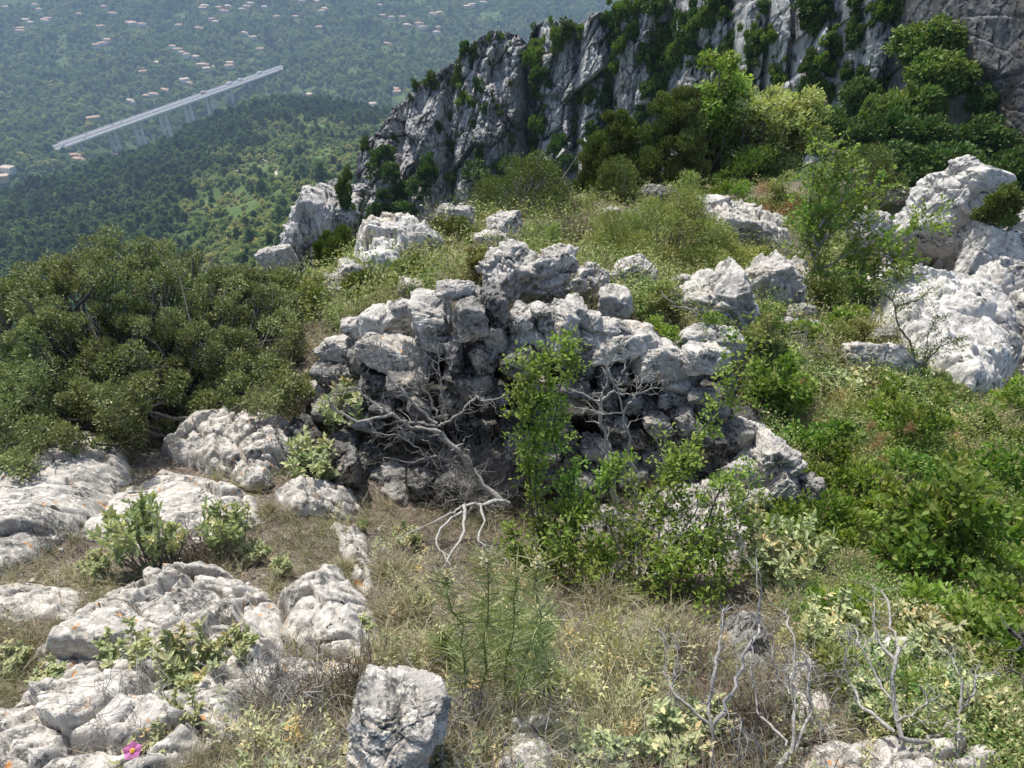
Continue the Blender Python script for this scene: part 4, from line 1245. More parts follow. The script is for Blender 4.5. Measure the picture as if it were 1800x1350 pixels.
slab([(620,425),(690,398),(760,412),(745,455),(670,480),(625,465)], "broken limestone ledge along the left crest", .32, .1, .35, res=.03, m='rock_white', seed=47, step=.16, Yk=9.)
slab([(1185,392),(1270,366),(1385,402),(1350,440),(1250,425)], "low band of limestone ledges below the holm oak", .26, .1, .4, res=.035, m='rock', seed=49, step=.16, Yk=11.)
slab([(850,408),(905,392),(930,425),(890,452),(850,440)], "limestone ledge between the flat juniper and the green tuft", .24, .08, .3, res=.03, m='rock', seed=51, step=.14, Yk=9.)
slab([(1330,485),(1400,465),(1430,500),(1400,535),(1340,530)], "jagged ledge at the foot of the leafy sapling", .2, .06, .22, res=.02, m='rock', seed=53, step=.12, Yk=7.)
# crag below the knoll
o = rock(556,432,100,250,"steep pale crag standing below the left crest", roll=30, Y=44., m='cliff', dr=1.2, level=7, rough=.35, name='crag', cat='crag')
rock(490,455,70,40,"small pale rock foot left of the steep crag", roll=-10, Y=36., m='rock', level=6, name='crag', cat='crag')

# ------------------------------------------------------------------ dry stone wall
BX = np.array([(530,745,3.72),(620,850,3.2),(700,893,3.03),(900,905,2.98),(1100,893,3.0),(1250,872,3.05),(1400,870,3.08)], float)
TX = np.array([(530,610,4.15),(620,580,4.0),(700,545,3.85),(800,505,3.7),(870,515,3.62),(1000,540,3.6),(1100,560,3.6),(1200,600,3.5),(1280,615,3.4),(1330,720,3.3),(1400,800,3.2)], float)
def wallY(px, py):
    b = np.interp(px, BX[:, 0], BX[:, 1]); t = np.interp(px, TX[:, 0], TX[:, 1])
    f = np.clip((b - py) / (b - t), -.1, 1.15)
    return np.interp(px, BX[:, 0], BX[:, 2]) * (1 - f) + np.interp(px, TX[:, 0], TX[:, 2]) * f
STONES = [(800,512,72,38,8,0),(756,556,78,92,-6,0),(762,600,70,36,14,2),(828,556,62,88,4,1),(868,536,50,68,-6,1),(874,592,48,64,6,1),(690,620,118,58,10,2),(594,612,74,42,-6,0),(667,560,84,44,-12,0),(625,575,52,36,-4,0),(711,538,44,28,0,0),
 (640,632,48,60,0,3),(800,618,36,62,0,3),(850,626,60,50,12,3),(757,628,28,60,0,3),(917,566,48,56,10,0),(928,596,68,40,22,0),(914,632,56,62,0,3),(592,654,88,40,-2,0),(553,691,54,52,-6,2),(828,670,92,60,-6,3),(792,704,46,40,4,3),(711,676,62,46,0,3),(660,676,62,40,8,3),(864,698,64,34,-14,0),(744,660,30,26,0,0),
 (955,680,38,34,0,0),(978,708,30,46,14,0),(734,752,116,30,2,3),(795,790,52,40,0,3),(811,852,108,78,6,3),(700,878,56,66,4,0),(652,818,42,86,6,3),
 (1096,602,132,74,4,2),(1154,626,104,72,12,2),(1071,578,70,36,0,0),(1230,630,88,60,4,0),(1190,674,64,44,12,2),(1126,708,74,32,6,3),(1187,702,62,30,8,0),(1233,696,58,32,-4,0),(1151,741,54,42,-4,0),(1200,742,52,56,-20,0),(1246,722,52,42,0,3),(1047,784,62,42,0,3),(1083,754,50,42,0,3),(1169,770,62,30,-14,0),(1114,775,46,36,0,3),(1238,764,120,52,16,0),(1307,800,54,56,24,0),(1276,812,52,44,8,3),(1267,852,64,50,0,3),(1216,838,54,42,0,3),
 (964,560,46,54,0,0),(994,572,46,90,-8,0),(984,604,62,62,0,0),(1006,545,36,56,10,0),(1036,600,56,60,0,0),(950,546,36,30,0,0),(1040,566,40,36,0,0),(1262,655,56,44,0,0),(1300,760,60,50,22,0),(1150,800,60,40,0,3),(1180,860,70,44,0,0),(1110,838,60,44,0,3),(1040,850,66,40,0,3),(990,760,50,44,0,3),(960,800,56,44,0,3),(960,735,44,36,0,3),(1010,690,60,40,0,3),(1060,700,50,40,0,3),(1020,640,50,40,0,3),(1075,655,60,36,0,3),(580,720,66,40,0,0),(625,716,50,38,0,3),(680,716,56,36,0,3),(735,712,48,34,0,3),(610,768,60,46,0,3),(570,780,50,44,0,3),(850,742,60,36,0,3),(800,742,50,30,0,3),(870,800,54,46,0,3),(900,750,40,50,0,3),(905,850,60,46,0,3),(930,700,34,50,0,3),(740,850,50,50,0,3),(1330,850,50,50,0,0),(1225,890,70,40,0,0),(1290,890,60,36,0,0),(1130,880,60,36,0,0),(1000,892,60,38,0,0),(1062,902,66,40,4,0),(1120,916,58,36,0,0),(1182,908,64,40,6,0),(1240,920,60,36,0,0),(1290,925,56,34,0,0)]
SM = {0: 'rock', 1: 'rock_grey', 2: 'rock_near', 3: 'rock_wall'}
def build_wall():
    rng = np.random.default_rng(3)
    b = P(900, 905, 3.0)
    root = empty("dry_stone_wall", b, "tumbled dry stone wall of grey limestone around a dark hollow", "stone wall")
    def stone(cx, cy, w_, h_, roll, mt, dy=0., lvl=5, back=1.):
        Y = float(wallY(cx, cy)) + dy
        s = float(mpp(cy, Y)); W, H = w_ * s * .97, h_ * s * .93
        a = -math.atan(float(kk(cy))); dr = 1.5 * back
        hh = H / math.sqrt(math.cos(a) ** 2 + (dr * math.sin(a)) ** 2) * 1.12
        me = rock_mesh("stone", (W, max(hh * dr, W * .6), hh), int(cx * 3 + cy), lvl, rough=.34, crack=.25, sharp=34., lump=.035)
        c = P(cx, cy, Y + hh * dr * .25)
        return me, c, roll
    for (cx, cy, w_, h_, roll, mt) in STONES:
        rec = 0.
        if ((cx - 780) / 110) ** 2 + ((cy - 790) / 70) ** 2 < 1 and cy < 840: rec = .28
        if 880 < cx < 960 and 640 < cy < 880: rec = .22
        me, c, roll = stone(cx, cy, w_, h_, roll, mt, rec + rng.uniform(-.05, .05), 6 if cy < 700 and mt != 3 else 5)
        if cy > 640 and mt == 0: mt = 1 if rng.uniform() < .5 else 3  # lower stones take darker rock: face shade put into the colour
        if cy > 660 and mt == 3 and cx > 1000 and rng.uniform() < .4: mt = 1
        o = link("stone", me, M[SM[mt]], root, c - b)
        o.rotation_euler = (rng.uniform(-.25, .25), R(roll), rng.uniform(-.3, .3))
    # smaller stones packed into the foot of the face
    Vs, Ts, n = [], [], 0
    for cx in np.arange(560, 1330, 44):
        bot = np.interp(cx, BX[:, 0], BX[:, 1])
        for cy in np.arange(bot + 14, bot - 150, -34):
            x, y = cx + rng.uniform(-12, 12), cy + rng.uniform(-8, 8)
            if any(((x - q[0]) / (q[2] * .5 + 8)) ** 2 + ((y - q[1]) / (q[3] * .5 + 6)) ** 2 < 1 for q in STONES): continue
            if ((x - 780) / 90) ** 2 + ((y - 780) / 50) ** 2 < 1: continue
            Y = float(wallY(x, y)) + rng.uniform(0, .1); s = float(mpp(y, Y))
            me = rock_mesh("t", (62 * s * rng.uniform(.8, 1.2), .22, 44 * s * rng.uniform(.8, 1.2)), int(rng.integers(1e4)), 5, rough=.34, crack=.2, sharp=30., lump=.035)
            v = np.zeros(len(me.vertices) * 3); me.vertices.foreach_get("co", v); bpy.data.meshes.remove(me)
            v = v.reshape(-1, 3); Vs.append(v + P(x, y, Y + .05) - b); Ts.append(ico(5)[1] + n); n += len(v)
    o = link("packing_stones", mesh_quads("packing_stones", np.concatenate(Vs), None, T=np.concatenate(Ts), smooth=True), M['rock_grey'], root)
    o["kind"] = "stuff"
    # rubble heart of the wall behind the face
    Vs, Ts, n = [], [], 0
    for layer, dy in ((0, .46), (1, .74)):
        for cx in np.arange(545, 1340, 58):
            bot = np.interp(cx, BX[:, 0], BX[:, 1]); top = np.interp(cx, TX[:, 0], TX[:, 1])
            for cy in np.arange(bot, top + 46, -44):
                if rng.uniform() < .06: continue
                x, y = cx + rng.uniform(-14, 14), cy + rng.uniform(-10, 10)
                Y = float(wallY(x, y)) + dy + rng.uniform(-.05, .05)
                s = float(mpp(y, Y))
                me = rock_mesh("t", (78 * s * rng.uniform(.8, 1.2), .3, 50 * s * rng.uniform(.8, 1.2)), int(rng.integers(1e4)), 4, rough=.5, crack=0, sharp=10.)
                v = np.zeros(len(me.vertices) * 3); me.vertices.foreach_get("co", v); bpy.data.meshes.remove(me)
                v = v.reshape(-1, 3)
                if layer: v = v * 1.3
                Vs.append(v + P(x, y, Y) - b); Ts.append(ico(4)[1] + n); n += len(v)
    o = link("rubble_core", mesh_quads("rubble_core", np.concatenate(Vs), None, T=np.concatenate(Ts), smooth=True), M['rock_core_shade'], root)
    o["kind"] = "stuff"
build_wall()

# ------------------------------------------------------------------ shrubs and trees on the knoll and the cliff
J = dict(cat='juniper', rnd=.75, outw=.9, up=.4, gnarl=.03, L=.036, W=.018, bark='bark_grey', flatten=.85)
# the great spreading juniper at the left
def big_juniper():
    rng = np.random.default_rng(42)
    Y0 = 4.0
    base = P(250, 760, 3.75)
    cl, cr = [], []
    # crown outline read off the photo: px, top py, bottom py
    ox = np.array([-60, 0, 60, 130, 200, 260, 330, 400, 460, 520, 550]); ot = np.array([500, 490, 445, 425, 395, 412, 425, 455, 462, 510, 600]); ob = np.array([860, 850, 830, 800, 790, 770, 740, 730, 720, 720, 690])
    Cb = cast(ox, ob) - .12
    tries = 0
    while len(cl) < 430 and tries < 12000:
        tries += 1
        px = rng.uniform(-60, 548); f = rng.uniform(0, 1)
        t, b_ = np.interp(px, ox, ot), np.interp(px, ox, ob)
        py = t + 16 + (b_ - t - 26) * f
        Yb = float(np.interp(px, ox, Cb))
        Y = Yb + (1 - f) * 1.55 + rng.normal() * .12 + .12 * math.sin(px / 41.) * math.cos(py / 37.)
        q = P(px, py, Y)
        if any(np.linalg.norm(q - c) < .088 for c in cl): continue
        cl.append(q); cr.append(rng.uniform(.05, .10))
    cl = np.array(cl) - base
    bush("juniper", base, "large spreading grey green juniper on the left above the grey slabs", cl_cat, cl, np.array(cr), 380, .022, .0115, 'juniper', 'bark_dark', up=.25, outw=1.0, rnd=.55, seed=4, br=.024, twigs=3, flatten=.85, gnarl=.03, base_spread=.3, fill=.4, nbr=190, varmu=.55)
cl_cat = 'juniper'
big_juniper()
bush_px("juniper", 770,290,1052,405, "flat topped olive juniper on the crest behind the wall", Y=11.2, n=90, nl=380, crf=.085, mat='juniper_olive', twigs=1, br=.03, **J)
bush_px("juniper", 1028,268,1132,372, "small rounded conical juniper in front of the tall one", Y=12.6, n=34, nl=420, crf=.15, mat='juniper_olive', br=.03, **J)
for (a, b, c, d, Yq, lab) in ((1085,172,1250,350,15.2,"tallest dark juniper with dense upright sprays on the crest"),(1008,205,1130,360,15.6,"dark juniper leaning on the left side of the tallest one")):
    bush_px("juniper", a,b,c,d, lab, Y=Yq, n=150, nl=520, crf=.105, mat='juniper_olive', lowc=-.5, br=.05, nbr=8, **dict(J, L=.07, W=.03, up=.9))
bush_px("juniper", 555,392,655,484, "dark green upright juniper beside the white crag on the left crest", Y=8.4, n=34, nl=420, crf=.12, mat='juniper_dark', br=.02, **dict(J, up=1.0))
bush_px("juniper", 735,385,868,470, "low green juniper tuft between white stones on the crest", Y=8.2, n=34, nl=380, crf=.12, mat='juniper_olive', br=.02, **J)
bush_px("juniper", 590,488,712,566, "small bright olive juniper right behind the wall's left end", Y=5.8, n=32, nl=380, crf=.13, mat='juniper_olive', br=.012, **dict(J, L=.032, W=.013))
bush_px("juniper", 1395,280,1590,405, "broad olive juniper behind the leafy sapling", Y=11.6, n=95, nl=380, crf=.09, mat='juniper_olive', br=.03, **J)
bush_px("juniper", 1368,498,1492,570, "dark juniper tuft above the weathered blocks", Y=6.5, n=30, nl=380, crf=.13, mat='juniper_olive', br=.012, **dict(J, L=.032, W=.013))
bush_px("dwarf_pine", 1712,334,1788,384, "dwarf pine growing out of the white rocks on the right", Y=8.7, n=26, nl=420, crf=.15, mat='juniper_olive', br=.025, **dict(J, cat='pine'))
bush_px("juniper", 395,455,560,560, "olive shrub strip joining the big juniper's right side", Y=5.6, n=34, nl=380, crf=.13, mat='juniper', br=.015, **dict(J, cat='shrub', L=.035, W=.014))
bush_px("shrub", 520,500,610,570, "grey green shrub left of the small olive juniper", Y=5.4, n=18, nl=260, crf=.16, mat='mix', cat='shrub', L=.03, W=.013)
B = dict(cat='broom', rnd=.8, outw=.9, up=.35, bark='bark_brown')
bush_px("broom_bush", 1000,345,1330,525, "wide olive broom bush filling the middle behind the wall", Y=7.9, n=150, nl=700, crf=.075, mat='broom', full=False, twigs=1, br=.012, L=.034, W=.011, **B)
bush_px("broom_bush", 640,470,780,540, "yellow green broom tuft behind the wall's top stones", Y=6.3, n=26, nl=240, crf=.13, mat='broom', br=.008, L=.04, W=.009, **B)
T_ = dict(cat='tree', rnd=.9, outw=.5, up=.1, full=True)
bush_px("deciduous_tree", 1180,105,1290,350, "slender fresh green tree beside the tall juniper", Y=16.5, n=60, nl=150, crf=.20, mat='bright', br=.06, L=.10, W=.06, shell=.15, **T_)
bush_px("holm_oak", 1245,160,1432,330, "yellow green holm oak in new leaf on the crest", Y=16.2, n=85, nl=230, crf=.11, mat='holm', br=.08, L=.11, W=.045, shell=.35, twigs=1, bark='bark_dark', **T_)
bush_px("smokebush", 1225,320,1330,385, "green shrub between the holm oak and the pale rock band", Y=12.6, n=32, nl=180, crf=.13, mat='smoke', br=.02, L=.05, W=.03, cat='smokebush')
bush_px("shrub", 1235,265,1400,345, "dark green undergrowth beneath the holm oak", Y=15.2, n=50, nl=220, crf=.12, mat="wood_light", br=.02, L=.07, W=.04, cat="shrub")
sb = bush_px("smokebush", 1310,318,1420,400, "smokebush with pink plumes in front of the olive juniper", Y=12.0, n=34, nl=180, crf=.13, mat='mix', br=.02, L=.05, W=.03, cat='smokebush')
def plumes(root, spots, r, n=500, seed=1):
    rng = np.random.default_rng(seed)
    for (px, py, Y) in spots:
        c = P(px, py, Y) - np.array(root.location)
        mb = MB(); d = rdirs(rng, n)
        s_ = np.array([1., .8, 1.25])
        p = c + d * s_ * r * rng.uniform(.1, 1, (n, 1)) * (1 + .4 * noise(d * 2 + px, 5)[:, None])
        blades(mb, rng, p, rdirs(rng, n) + d, r * .35, r * .03, rng.uniform(size=n), .3)
        link("plume", mb.mesh("plume"), M['plume'], root)
plumes(sb, [(1345,372,11.5),(1372,376,11.5),(1392,360,11.5),(1405,375,11.5),(1340,330,11.9),(1362,388,11.4)], .13)

def shoots(name, lines, label, cat, mat, L, W, per, r0, seed, bark='bark_dark', spread=.05, sub=5, sublen=.14, nice=False, group=None, tipw=1.):
    """leaning stems with side twigs that carry leaves; each line is [(px, py, Y)...]"""
    rng = np.random.default_rng(seed)
    st, lf = MB(), MB(); first = P(*lines[0][0])
    for pl in lines:
        pts = np.array([P(*p) for p in pl]); seg = []
        for i in range(len(pts) - 1):
            s = wiggle(rng, pts[i], pts[i + 1], 6, .03); seg.append(s[:-1] if i < len(pts) - 2 else s)
        p = np.concatenate(seg)
        tube(st, p, np.linspace(r0, r0 * .25, len(p)), 6, rng.uniform())
        ends = []
        for _ in range(int(sub * len(pl))):
            i = rng.integers(len(p) // 6, len(p))
            d = unit(unit(p[min(i + 1, len(p) - 1)] - p[i - 1]) * .5 + rdirs(rng, 1)[0] + np.array([0, 0, .25]))
            q = wiggle(rng, p[i], p[i] + d * sublen * rng.uniform(.4, 1.3), 5, .08)
            tube(st, q, np.linspace(r0 * .22, r0 * .1, 5), 3, rng.uniform()); ends.append(q)
        for q in ends:
            k = int(per * rng.uniform(.5, 1.4))
            t = rng.uniform(.25, 1, k) * 4; i0 = np.clip(t.astype(int), 0, 3); f = (t - i0)[:, None]
            b = q[i0] * (1 - f) + q[i0 + 1] * f + rng.normal(size=(k, 3)) * spread * .3
            d = rdirs(rng, k) + np.array([0, 0, .35]) + unit(q[-1] - q[0]) * .6
            leaves(lf, rng, b, d, L * rng.uniform(.6, 1.2, k), W * rng.uniform(.7, 1.2, k), np.clip(.5 + rng.normal(size=k) * .22, 0, 1), .25, nice=nice)
    root = empty(name, first, label, cat, group)
    link("leaves", lf.mesh("leaves", first), M[mat], root)
    link("stems", st.mesh("stems", first, True), M[bark], root)
    return root
for (a, b, c, d, mt, lab) in ((800,440,880,500,'mix',"grey green scrub bush left of the craggy outcrop"),(905,395,1000,450,'mix',"dull olive scrub below the flat juniper"),(1100,500,1200,560,'mix',"low scrub between the outcrop and the layered boulder"),(1285,560,1380,640,'mix',"thin grey green bush right of the forked bare twig"),(1440,560,1530,620,'broom',"straw green scrub below the leafy sapling"),(1290,430,1370,480,'broom',"low scrub under the broad white rock"),(690,455,760,500,'mix',"small scrub bush on the left crest"),(1180,395,1260,440,'broom',"yellowish scrub in front of the pale rock band")):
    bush_px("shrub", a,b,c,d, lab, n=26, nl=220, crf=.14, mat=mt, cat='shrub', L=.03, W=.012, br=.008, rnd=.9, outw=.7, up=.4)
# leafy sapling with a grey trunk, and the thin dark one by the slab
shoots("maple_sapling", [[(1425,520,7.4),(1440,440,7.5),(1462,380,7.6),(1468,300,7.7),(1455,262,7.7)],[(1440,440,7.5),(1425,360,7.7),(1430,300,7.7)],[(1450,420,7.5),(1500,380,7.5),(1540,330,7.5)],[(1445,470,7.4),(1500,440,7.3),(1570,420,7.2),(1640,395,7.1)],[(1440,470,7.4),(1480,520,7.2),(1530,520,7.0)],[(1440,480,7.4),(1420,430,7.6),(1415,390,7.7)],[(1450,490,7.3),(1500,480,7.1),(1560,480,7.0)],[(1440,400,7.5),(1480,350,7.5),(1500,300,7.6)],[(1500,440,7.3),(1560,450,7.0),(1600,480,6.9)]],
    "bright green leafy sapling with a bare grey trunk left of the white slabs", "sapling", 'bright', .052, .032, 20, .016, 21, 'bark_grey', sub=14, sublen=.28)
shoots("thin_sapling", [[(1612,640,5.0),(1600,600,5.1),(1575,560,5.2),(1570,520,5.3),(1585,480,5.3)],[(1572,540,5.2),(1610,530,5.2),(1640,505,5.2)],[(1570,530,5.2),(1545,510,5.3)]],
    "thin dark sapling with sparse leaves against the white slab", "sapling", 'mix', .024, .010, 14, .010, 23, sub=8, sublen=.14)
shoots("thin_sapling", [[(1612,690,4.8),(1622,640,4.9),(1630,590,5.0),(1655,545,5.0)],[(1622,640,4.9),(1650,610,4.9),(1680,600,4.9)]],
    "small dark sapling at the foot of the white slab", "sapling", 'juniper_dark', .022, .010, 20, .007, 24, sub=9, sublen=.12)

# shrubs rooted in the cliff and trees in the ravine
def cliff_bushes():
    rng = np.random.default_rng(8)
    protos = []
    for k, (mt, n) in enumerate((('wood', 30), ('wood_light', 30), ('juniper_dark', 26), ('wood', 34))):
        protos.append((mt, rng.normal(size=(15, 3)) * np.array([.42, .34, .34]) + np.array([0, 0, .55]), k))
    made = {}
    SP = [(940,105,40,90,0),(945,150,36,60,0),(935,60,24,30,2),(950,240,40,70,1),(935,270,46,50,0),(975,262,36,40,0),(1062,150,26,50,1),(1058,180,24,40,0),(1020,165,34,26,2),(1040,172,30,24,2),(978,85,30,50,1),(1000,60,34,34,2),(1024,64,18,24,1),(1085,60,40,70,0),(1090,110,34,60,1),(1075,190,30,60,0),(1095,80,30,30,1),
     (648,258,20,22,2),(682,290,34,56,0),(690,310,36,30,0),(758,148,36,28,2),(735,158,18,20,2),(820,96,20,28,0),(836,98,18,26,2),(850,165,22,34,0),(806,145,26,40,2),(815,180,40,28,1),(852,196,16,18,0),(838,222,20,14,2),(896,248,22,22,1),(893,225,16,20,0),(846,255,18,18,1),(846,272,18,18,0),(880,205,12,12,0),(898,152,10,10,2),(728,180,10,10,2),(780,230,14,26,0),(790,262,20,22,0),(792,210,12,14,2),(868,183,8,8,0),(816,234,10,10,0),(830,120,10,10,2),(880,70,16,12,1),(888,90,14,14,1),(862,75,12,12,1),(1005,30,0,0,0),
     (1130,12,50,30,1),(1150,40,40,60,0),(1100,30,40,40,1),(1075,35,34,26,0),(1115,60,24,30,0),(1145,100,34,50,0),(1180,60,50,60,0),(1210,30,60,50,0),(1195,95,34,50,1),(1170,130,30,40,0),(1215,70,40,50,1),(1240,45,46,50,1),(1235,95,40,40,0),(1160,160,40,40,0),(1145,120,24,26,1),(1260,20,40,40,0),(1285,75,24,44,1),(1265,120,30,50,0),(1180,10,50,30,0),(1140,170,26,26,0),(1120,210,44,40,0),(1075,230,34,50,0),(1040,240,30,34,0),(1010,225,24,22,2),
     (1435,52,74,78,1),(1460,20,50,40,0),(1330,100,74,66,1),(1360,70,30,26,1),(1372,130,60,56,1),(1420,120,70,60,1),(1448,150,60,56,1),(1405,165,50,40,0),(1490,85,60,60,0),(1520,60,50,60,0),(1550,30,60,50,0),(1500,130,50,40,0),(1395,90,36,36,1),(1420,10,50,30,0),(1345,20,30,20,0),(1315,150,40,30,0),(1470,170,50,40,0),(1290,140,36,40,0),(1580,10,50,30,1),(1510,15,50,40,0),
     (770,300,40,40,0),(745,330,40,30,0),(705,345,60,40,0),(720,372,50,30,0),(680,372,40,30,0),(790,320,40,26,1),(600,330,24,30,2),(610,360,30,50,0),(590,395,30,40,1),(612,310,20,24,2),(640,395,40,34,0),(620,385,30,30,1),(840,305,50,24,0),(900,300,50,30,0),(960,305,60,30,0),(1000,280,50,40,0)]
    for _ in range(60):
        x = rng.uniform(650, 1500); t0 = np.interp(x, TOP[:, 0], TOP[:, 1]); y = rng.uniform(max(6, t0 + 4), 330); w0 = rng.uniform(5, 14)
        SP.append((x, y, w0, w0 * rng.uniform(.7, 1.3), int(rng.integers(0, 3))))
    lab = {0: "dark green shrub rooted in the cliff face", 1: "olive green shrub rooted in the cliff face", 2: "small blackish shrub on the cliff rock"}
    SP2 = []
    for (px, py, w_, h_, k) in SP:
        if w_ == 0: continue
        m = int(round(w_ * h_ / 1050.))
        if m < 2: SP2.append((px, py, w_, h_, k)); continue
        for _ in range(m + 1):
            a_, r_ = rng.uniform(0, 6.28), rng.uniform() ** .5
            z_ = rng.uniform(22, 42)
            SP2.append((px + math.cos(a_) * r_ * w_ * .36, py + math.sin(a_) * r_ * h_ * .38, z_, z_ * rng.uniform(.75, 1.15), k if rng.uniform() < .7 else int(rng.integers(0, 3))))
    def area(x, y):
        row = "upper" if y < 80 else "middle" if y < 180 else "lower" if y < 280 else "lowest"
        col = "left arete" if x < 720 else "left face" if x < 830 else "face under the pale peak" if x < 915 else "first gully" if x < 985 else "notched buttress" if x < 1050 else "second gully" if x < 1110 else "pale rib" if x < 1200 else "wooded ribs" if x < 1300 else "grey slabs" if x < 1400 else "right gully"
        return row + " part of the cliff's " + col
    cls = {}
    for i, r in enumerate(SP2): cls.setdefault((area(r[0], r[1]), r[4]), []).append(i)
    for v_ in cls.values(): v_.sort(key=lambda i: SP2[i][0])
    for si, (px, py, w_, h_, k) in enumerate(SP2):
        mates = cls[(area(px, py), k)]; od = mates.index(si)
        mylab = ("dark green", "olive green", "small blackish")[k] + " shrub, " + (ORD[od] + " from left, " if len(mates) > 1 and od < 20 else "") + area(px, py)
        if px < 632: q = P(px, py + h_ * .3, 40.)
        elif py > 280: q = on_cliff(px, min(py + h_ * .3, 440), 1.0)
        else: q = on_cliff(px, py + h_ * .35, -.1)
        s = float(mpp(py, q[1]))
        kk_ = {0: 0, 1: 1, 2: 2}[k]
        if kk_ not in made:
            mt, cl, sd = protos[kk_]
            made[kk_] = bush("cliff_shrub", (0, 0, 0), lab[k], "shrub", cl, rng.uniform(.18, .42, 15), 130, .20, .12, mt, br=.03, nbr=9, seed=60 + k, group="shrubs rooted in the cliff", rnd=.8, outw=.7, up=.25)
            o = made[kk_]; first = True
        else: first = False
        sc3 = (w_ * s / 1.9, w_ * s / 1.9, h_ * s / 1.35)
        if first:
            o.location = q; o.scale = sc3; o.rotation_euler.z = rng.uniform(0, 6); o["label"] = mylab
        else:
            c_ = copy_thing(made[kk_], q, rng.uniform(0, 6), sc3, mylab)
            c_.rotation_euler = (rng.uniform(-.4, .4), rng.uniform(-.5, .5), rng.uniform(0, 6))
cliff_bushes()
def ravine_trees():
    rng = np.random.default_rng(9)
    RT = [(1620,75,130,80,33,1),(1640,130,120,80,31,1),(1590,190,110,90,30,1),(1545,240,110,100,29,0),(1570,290,120,80,27,0),(1500,285,80,60,26,0),(1700,250,120,90,28,0),(1770,310,110,110,25,0),(1650,290,110,80,26,0),(1790,200,80,100,31,0),(1740,330,70,60,24,0),(1690,310,80,70,25,0),(1530,200,70,70,30,1),(1620,240,90,70,28,0),(1440,230,90,80,24,0),(1790,40,90,90,33,0),(1690,30,80,60,35,0),(1540,30,90,80,41,1),(1495,80,80,80,42,0),(1600,10,90,70,38,0),(1740,110,70,60,33,0),(1770,150,60,60,31,0),(1555,120,80,70,38,0),(1500,180,80,80,34,0),(1460,110,60,60,43,0),(1720,180,70,60,30,0),(1480,240,70,60,29,0)]
    mk = {}
    srt = sorted(range(len(RT)), key=lambda i: RT[i][0])
    for ti, (px, py, w_, h_, Y, k) in enumerate(RT):
        tl_ = ("dark green", "lighter green")[k] + " broadleaf tree in the shaded ravine, " + ORD[srt.index(ti)] + " from left"
        q = P(px, py + h_ * .5, Y); s = float(mpp(py, Y))
        if k not in mk:
            cl = dome(rng, 60, 1., .9, 1.35, -1, .3, True)
            mk[k] = bush("ravine_tree", (0, 0, 0), ("dark green broadleaf tree in the shaded ravine", "lighter green broadleaf tree on the ravine's far side")[k], "tree", cl, .30, 170, .15, .085, ('wood', 'wood_light')[k], 'bark_dark', br=.06, nbr=14, seed=80 + k, group="broadleaf trees in the ravine", rnd=.9, outw=.6, up=.2)
            o = mk[k]; o["label"] = tl_; o.location = q; o.scale = (w_ * s / 2.3, w_ * s / 2.3, h_ * s / 1.5)
        else: copy_thing(mk[k], q, rng.uniform(0, 6), (w_ * s / 2.3, w_ * s / 2.3, h_ * s / 1.5), tl_)
ravine_trees()

# ------------------------------------------------------------------ green shrubs in front of and beside the wall
S1 = dict(cat='shrub', mat='bright', L=.026, W=.013, nice=True, bark='bark_dark')
shoots("green_shrub", [[(962,1045,2.15),(955,930,2.35),(945,800,2.5),(930,700,2.6),(915,640,2.62)],[(970,1045,2.15),(995,920,2.35),(1000,800,2.5),(960,690,2.6),(950,620,2.62)],[(968,1040,2.15),(935,900,2.4),(925,800,2.5),(905,680,2.6)],[(975,1040,2.15),(1010,930,2.3),(1060,860,2.4),(1090,820,2.4)],[(965,1040,2.15),(915,980,2.25),(900,930,2.3)],[(960,1000,2.2),(990,880,2.4),(970,760,2.5),(990,660,2.55),(1000,610,2.55)]],
    "tall small leaved green shrub in front of the wall hollow", "shrub", 'bright', .026, .013, 17, .007, 31, sub=13, sublen=.10, nice=True)
shoots("green_shrub", [[(1050,1060,1.95),(1100,960,2.15),(1150,880,2.3),(1230,760,2.45),(1290,680,2.5),(1330,600,2.55)],[(1060,1060,1.95),(1150,1000,2.1),(1230,960,2.15),(1300,930,2.2)],[(1050,1060,1.95),(1140,940,2.15),(1190,860,2.3),(1200,790,2.4)],[(1070,1060,1.95),(1200,1060,1.95),(1290,1010,2.0)],[(1050,1050,1.95),(1010,980,2.1),(985,930,2.15)],[(1090,1070,1.9),(1180,1020,2.0),(1250,900,2.15),(1270,840,2.2)]],
    "leaning dark stemmed shrub with small leaves in front of the wall's right half", "shrub", 'bright', .027, .014, 15, .009, 32, sub=13, sublen=.12, nice=True)
shoots("green_shrub", [[(1130,1010,2.0),(1160,930,2.2),(1180,850,2.4),(1170,780,2.5)],[(1130,1010,2.0),(1210,920,2.2),(1250,850,2.35)],[(1150,1010,2.0),(1240,960,2.1),(1310,880,2.3),(1320,820,2.4)],[(1120,1010,2.0),(1110,930,2.2),(1120,860,2.4)],[(1140,1010,2.0),(1080,950,2.2),(1050,890,2.4)]],
    "twiggy grey stemmed shrub filling the space before the wall's lower right stones", "shrub", 'bright', .024, .012, 9, .006, 37, bark='bark_grey', sub=12, sublen=.13, nice=True)
bush_px("green_shrub", 905,905,1090,1065, "dense low green shrub at the foot of the wall", Y=2.25, n=36, nl=62, crf=.14, br=.006, up=.2, **dict(S1, L=.028, W=.015))
bush_px("green_shrub", 1050,930,1320,1110, "dense bright green shrub right of the low one at the foot of the wall", Y=2.02, n=40, nl=62, crf=.13, br=.006, up=.2, **dict(S1, L=.028, W=.015))
SK = dict(cat='smokebush', mat='smoke', nice=True, bark='bark_brown', up=.35, rnd=.8, outw=.8)
bush_px("smokebush", 1285,640,1405,770, "rounded bright smokebush patch right of the wall", Y=4.1, n=34, nl=60, crf=.14, L=.040, W=.028, br=.008, **SK)
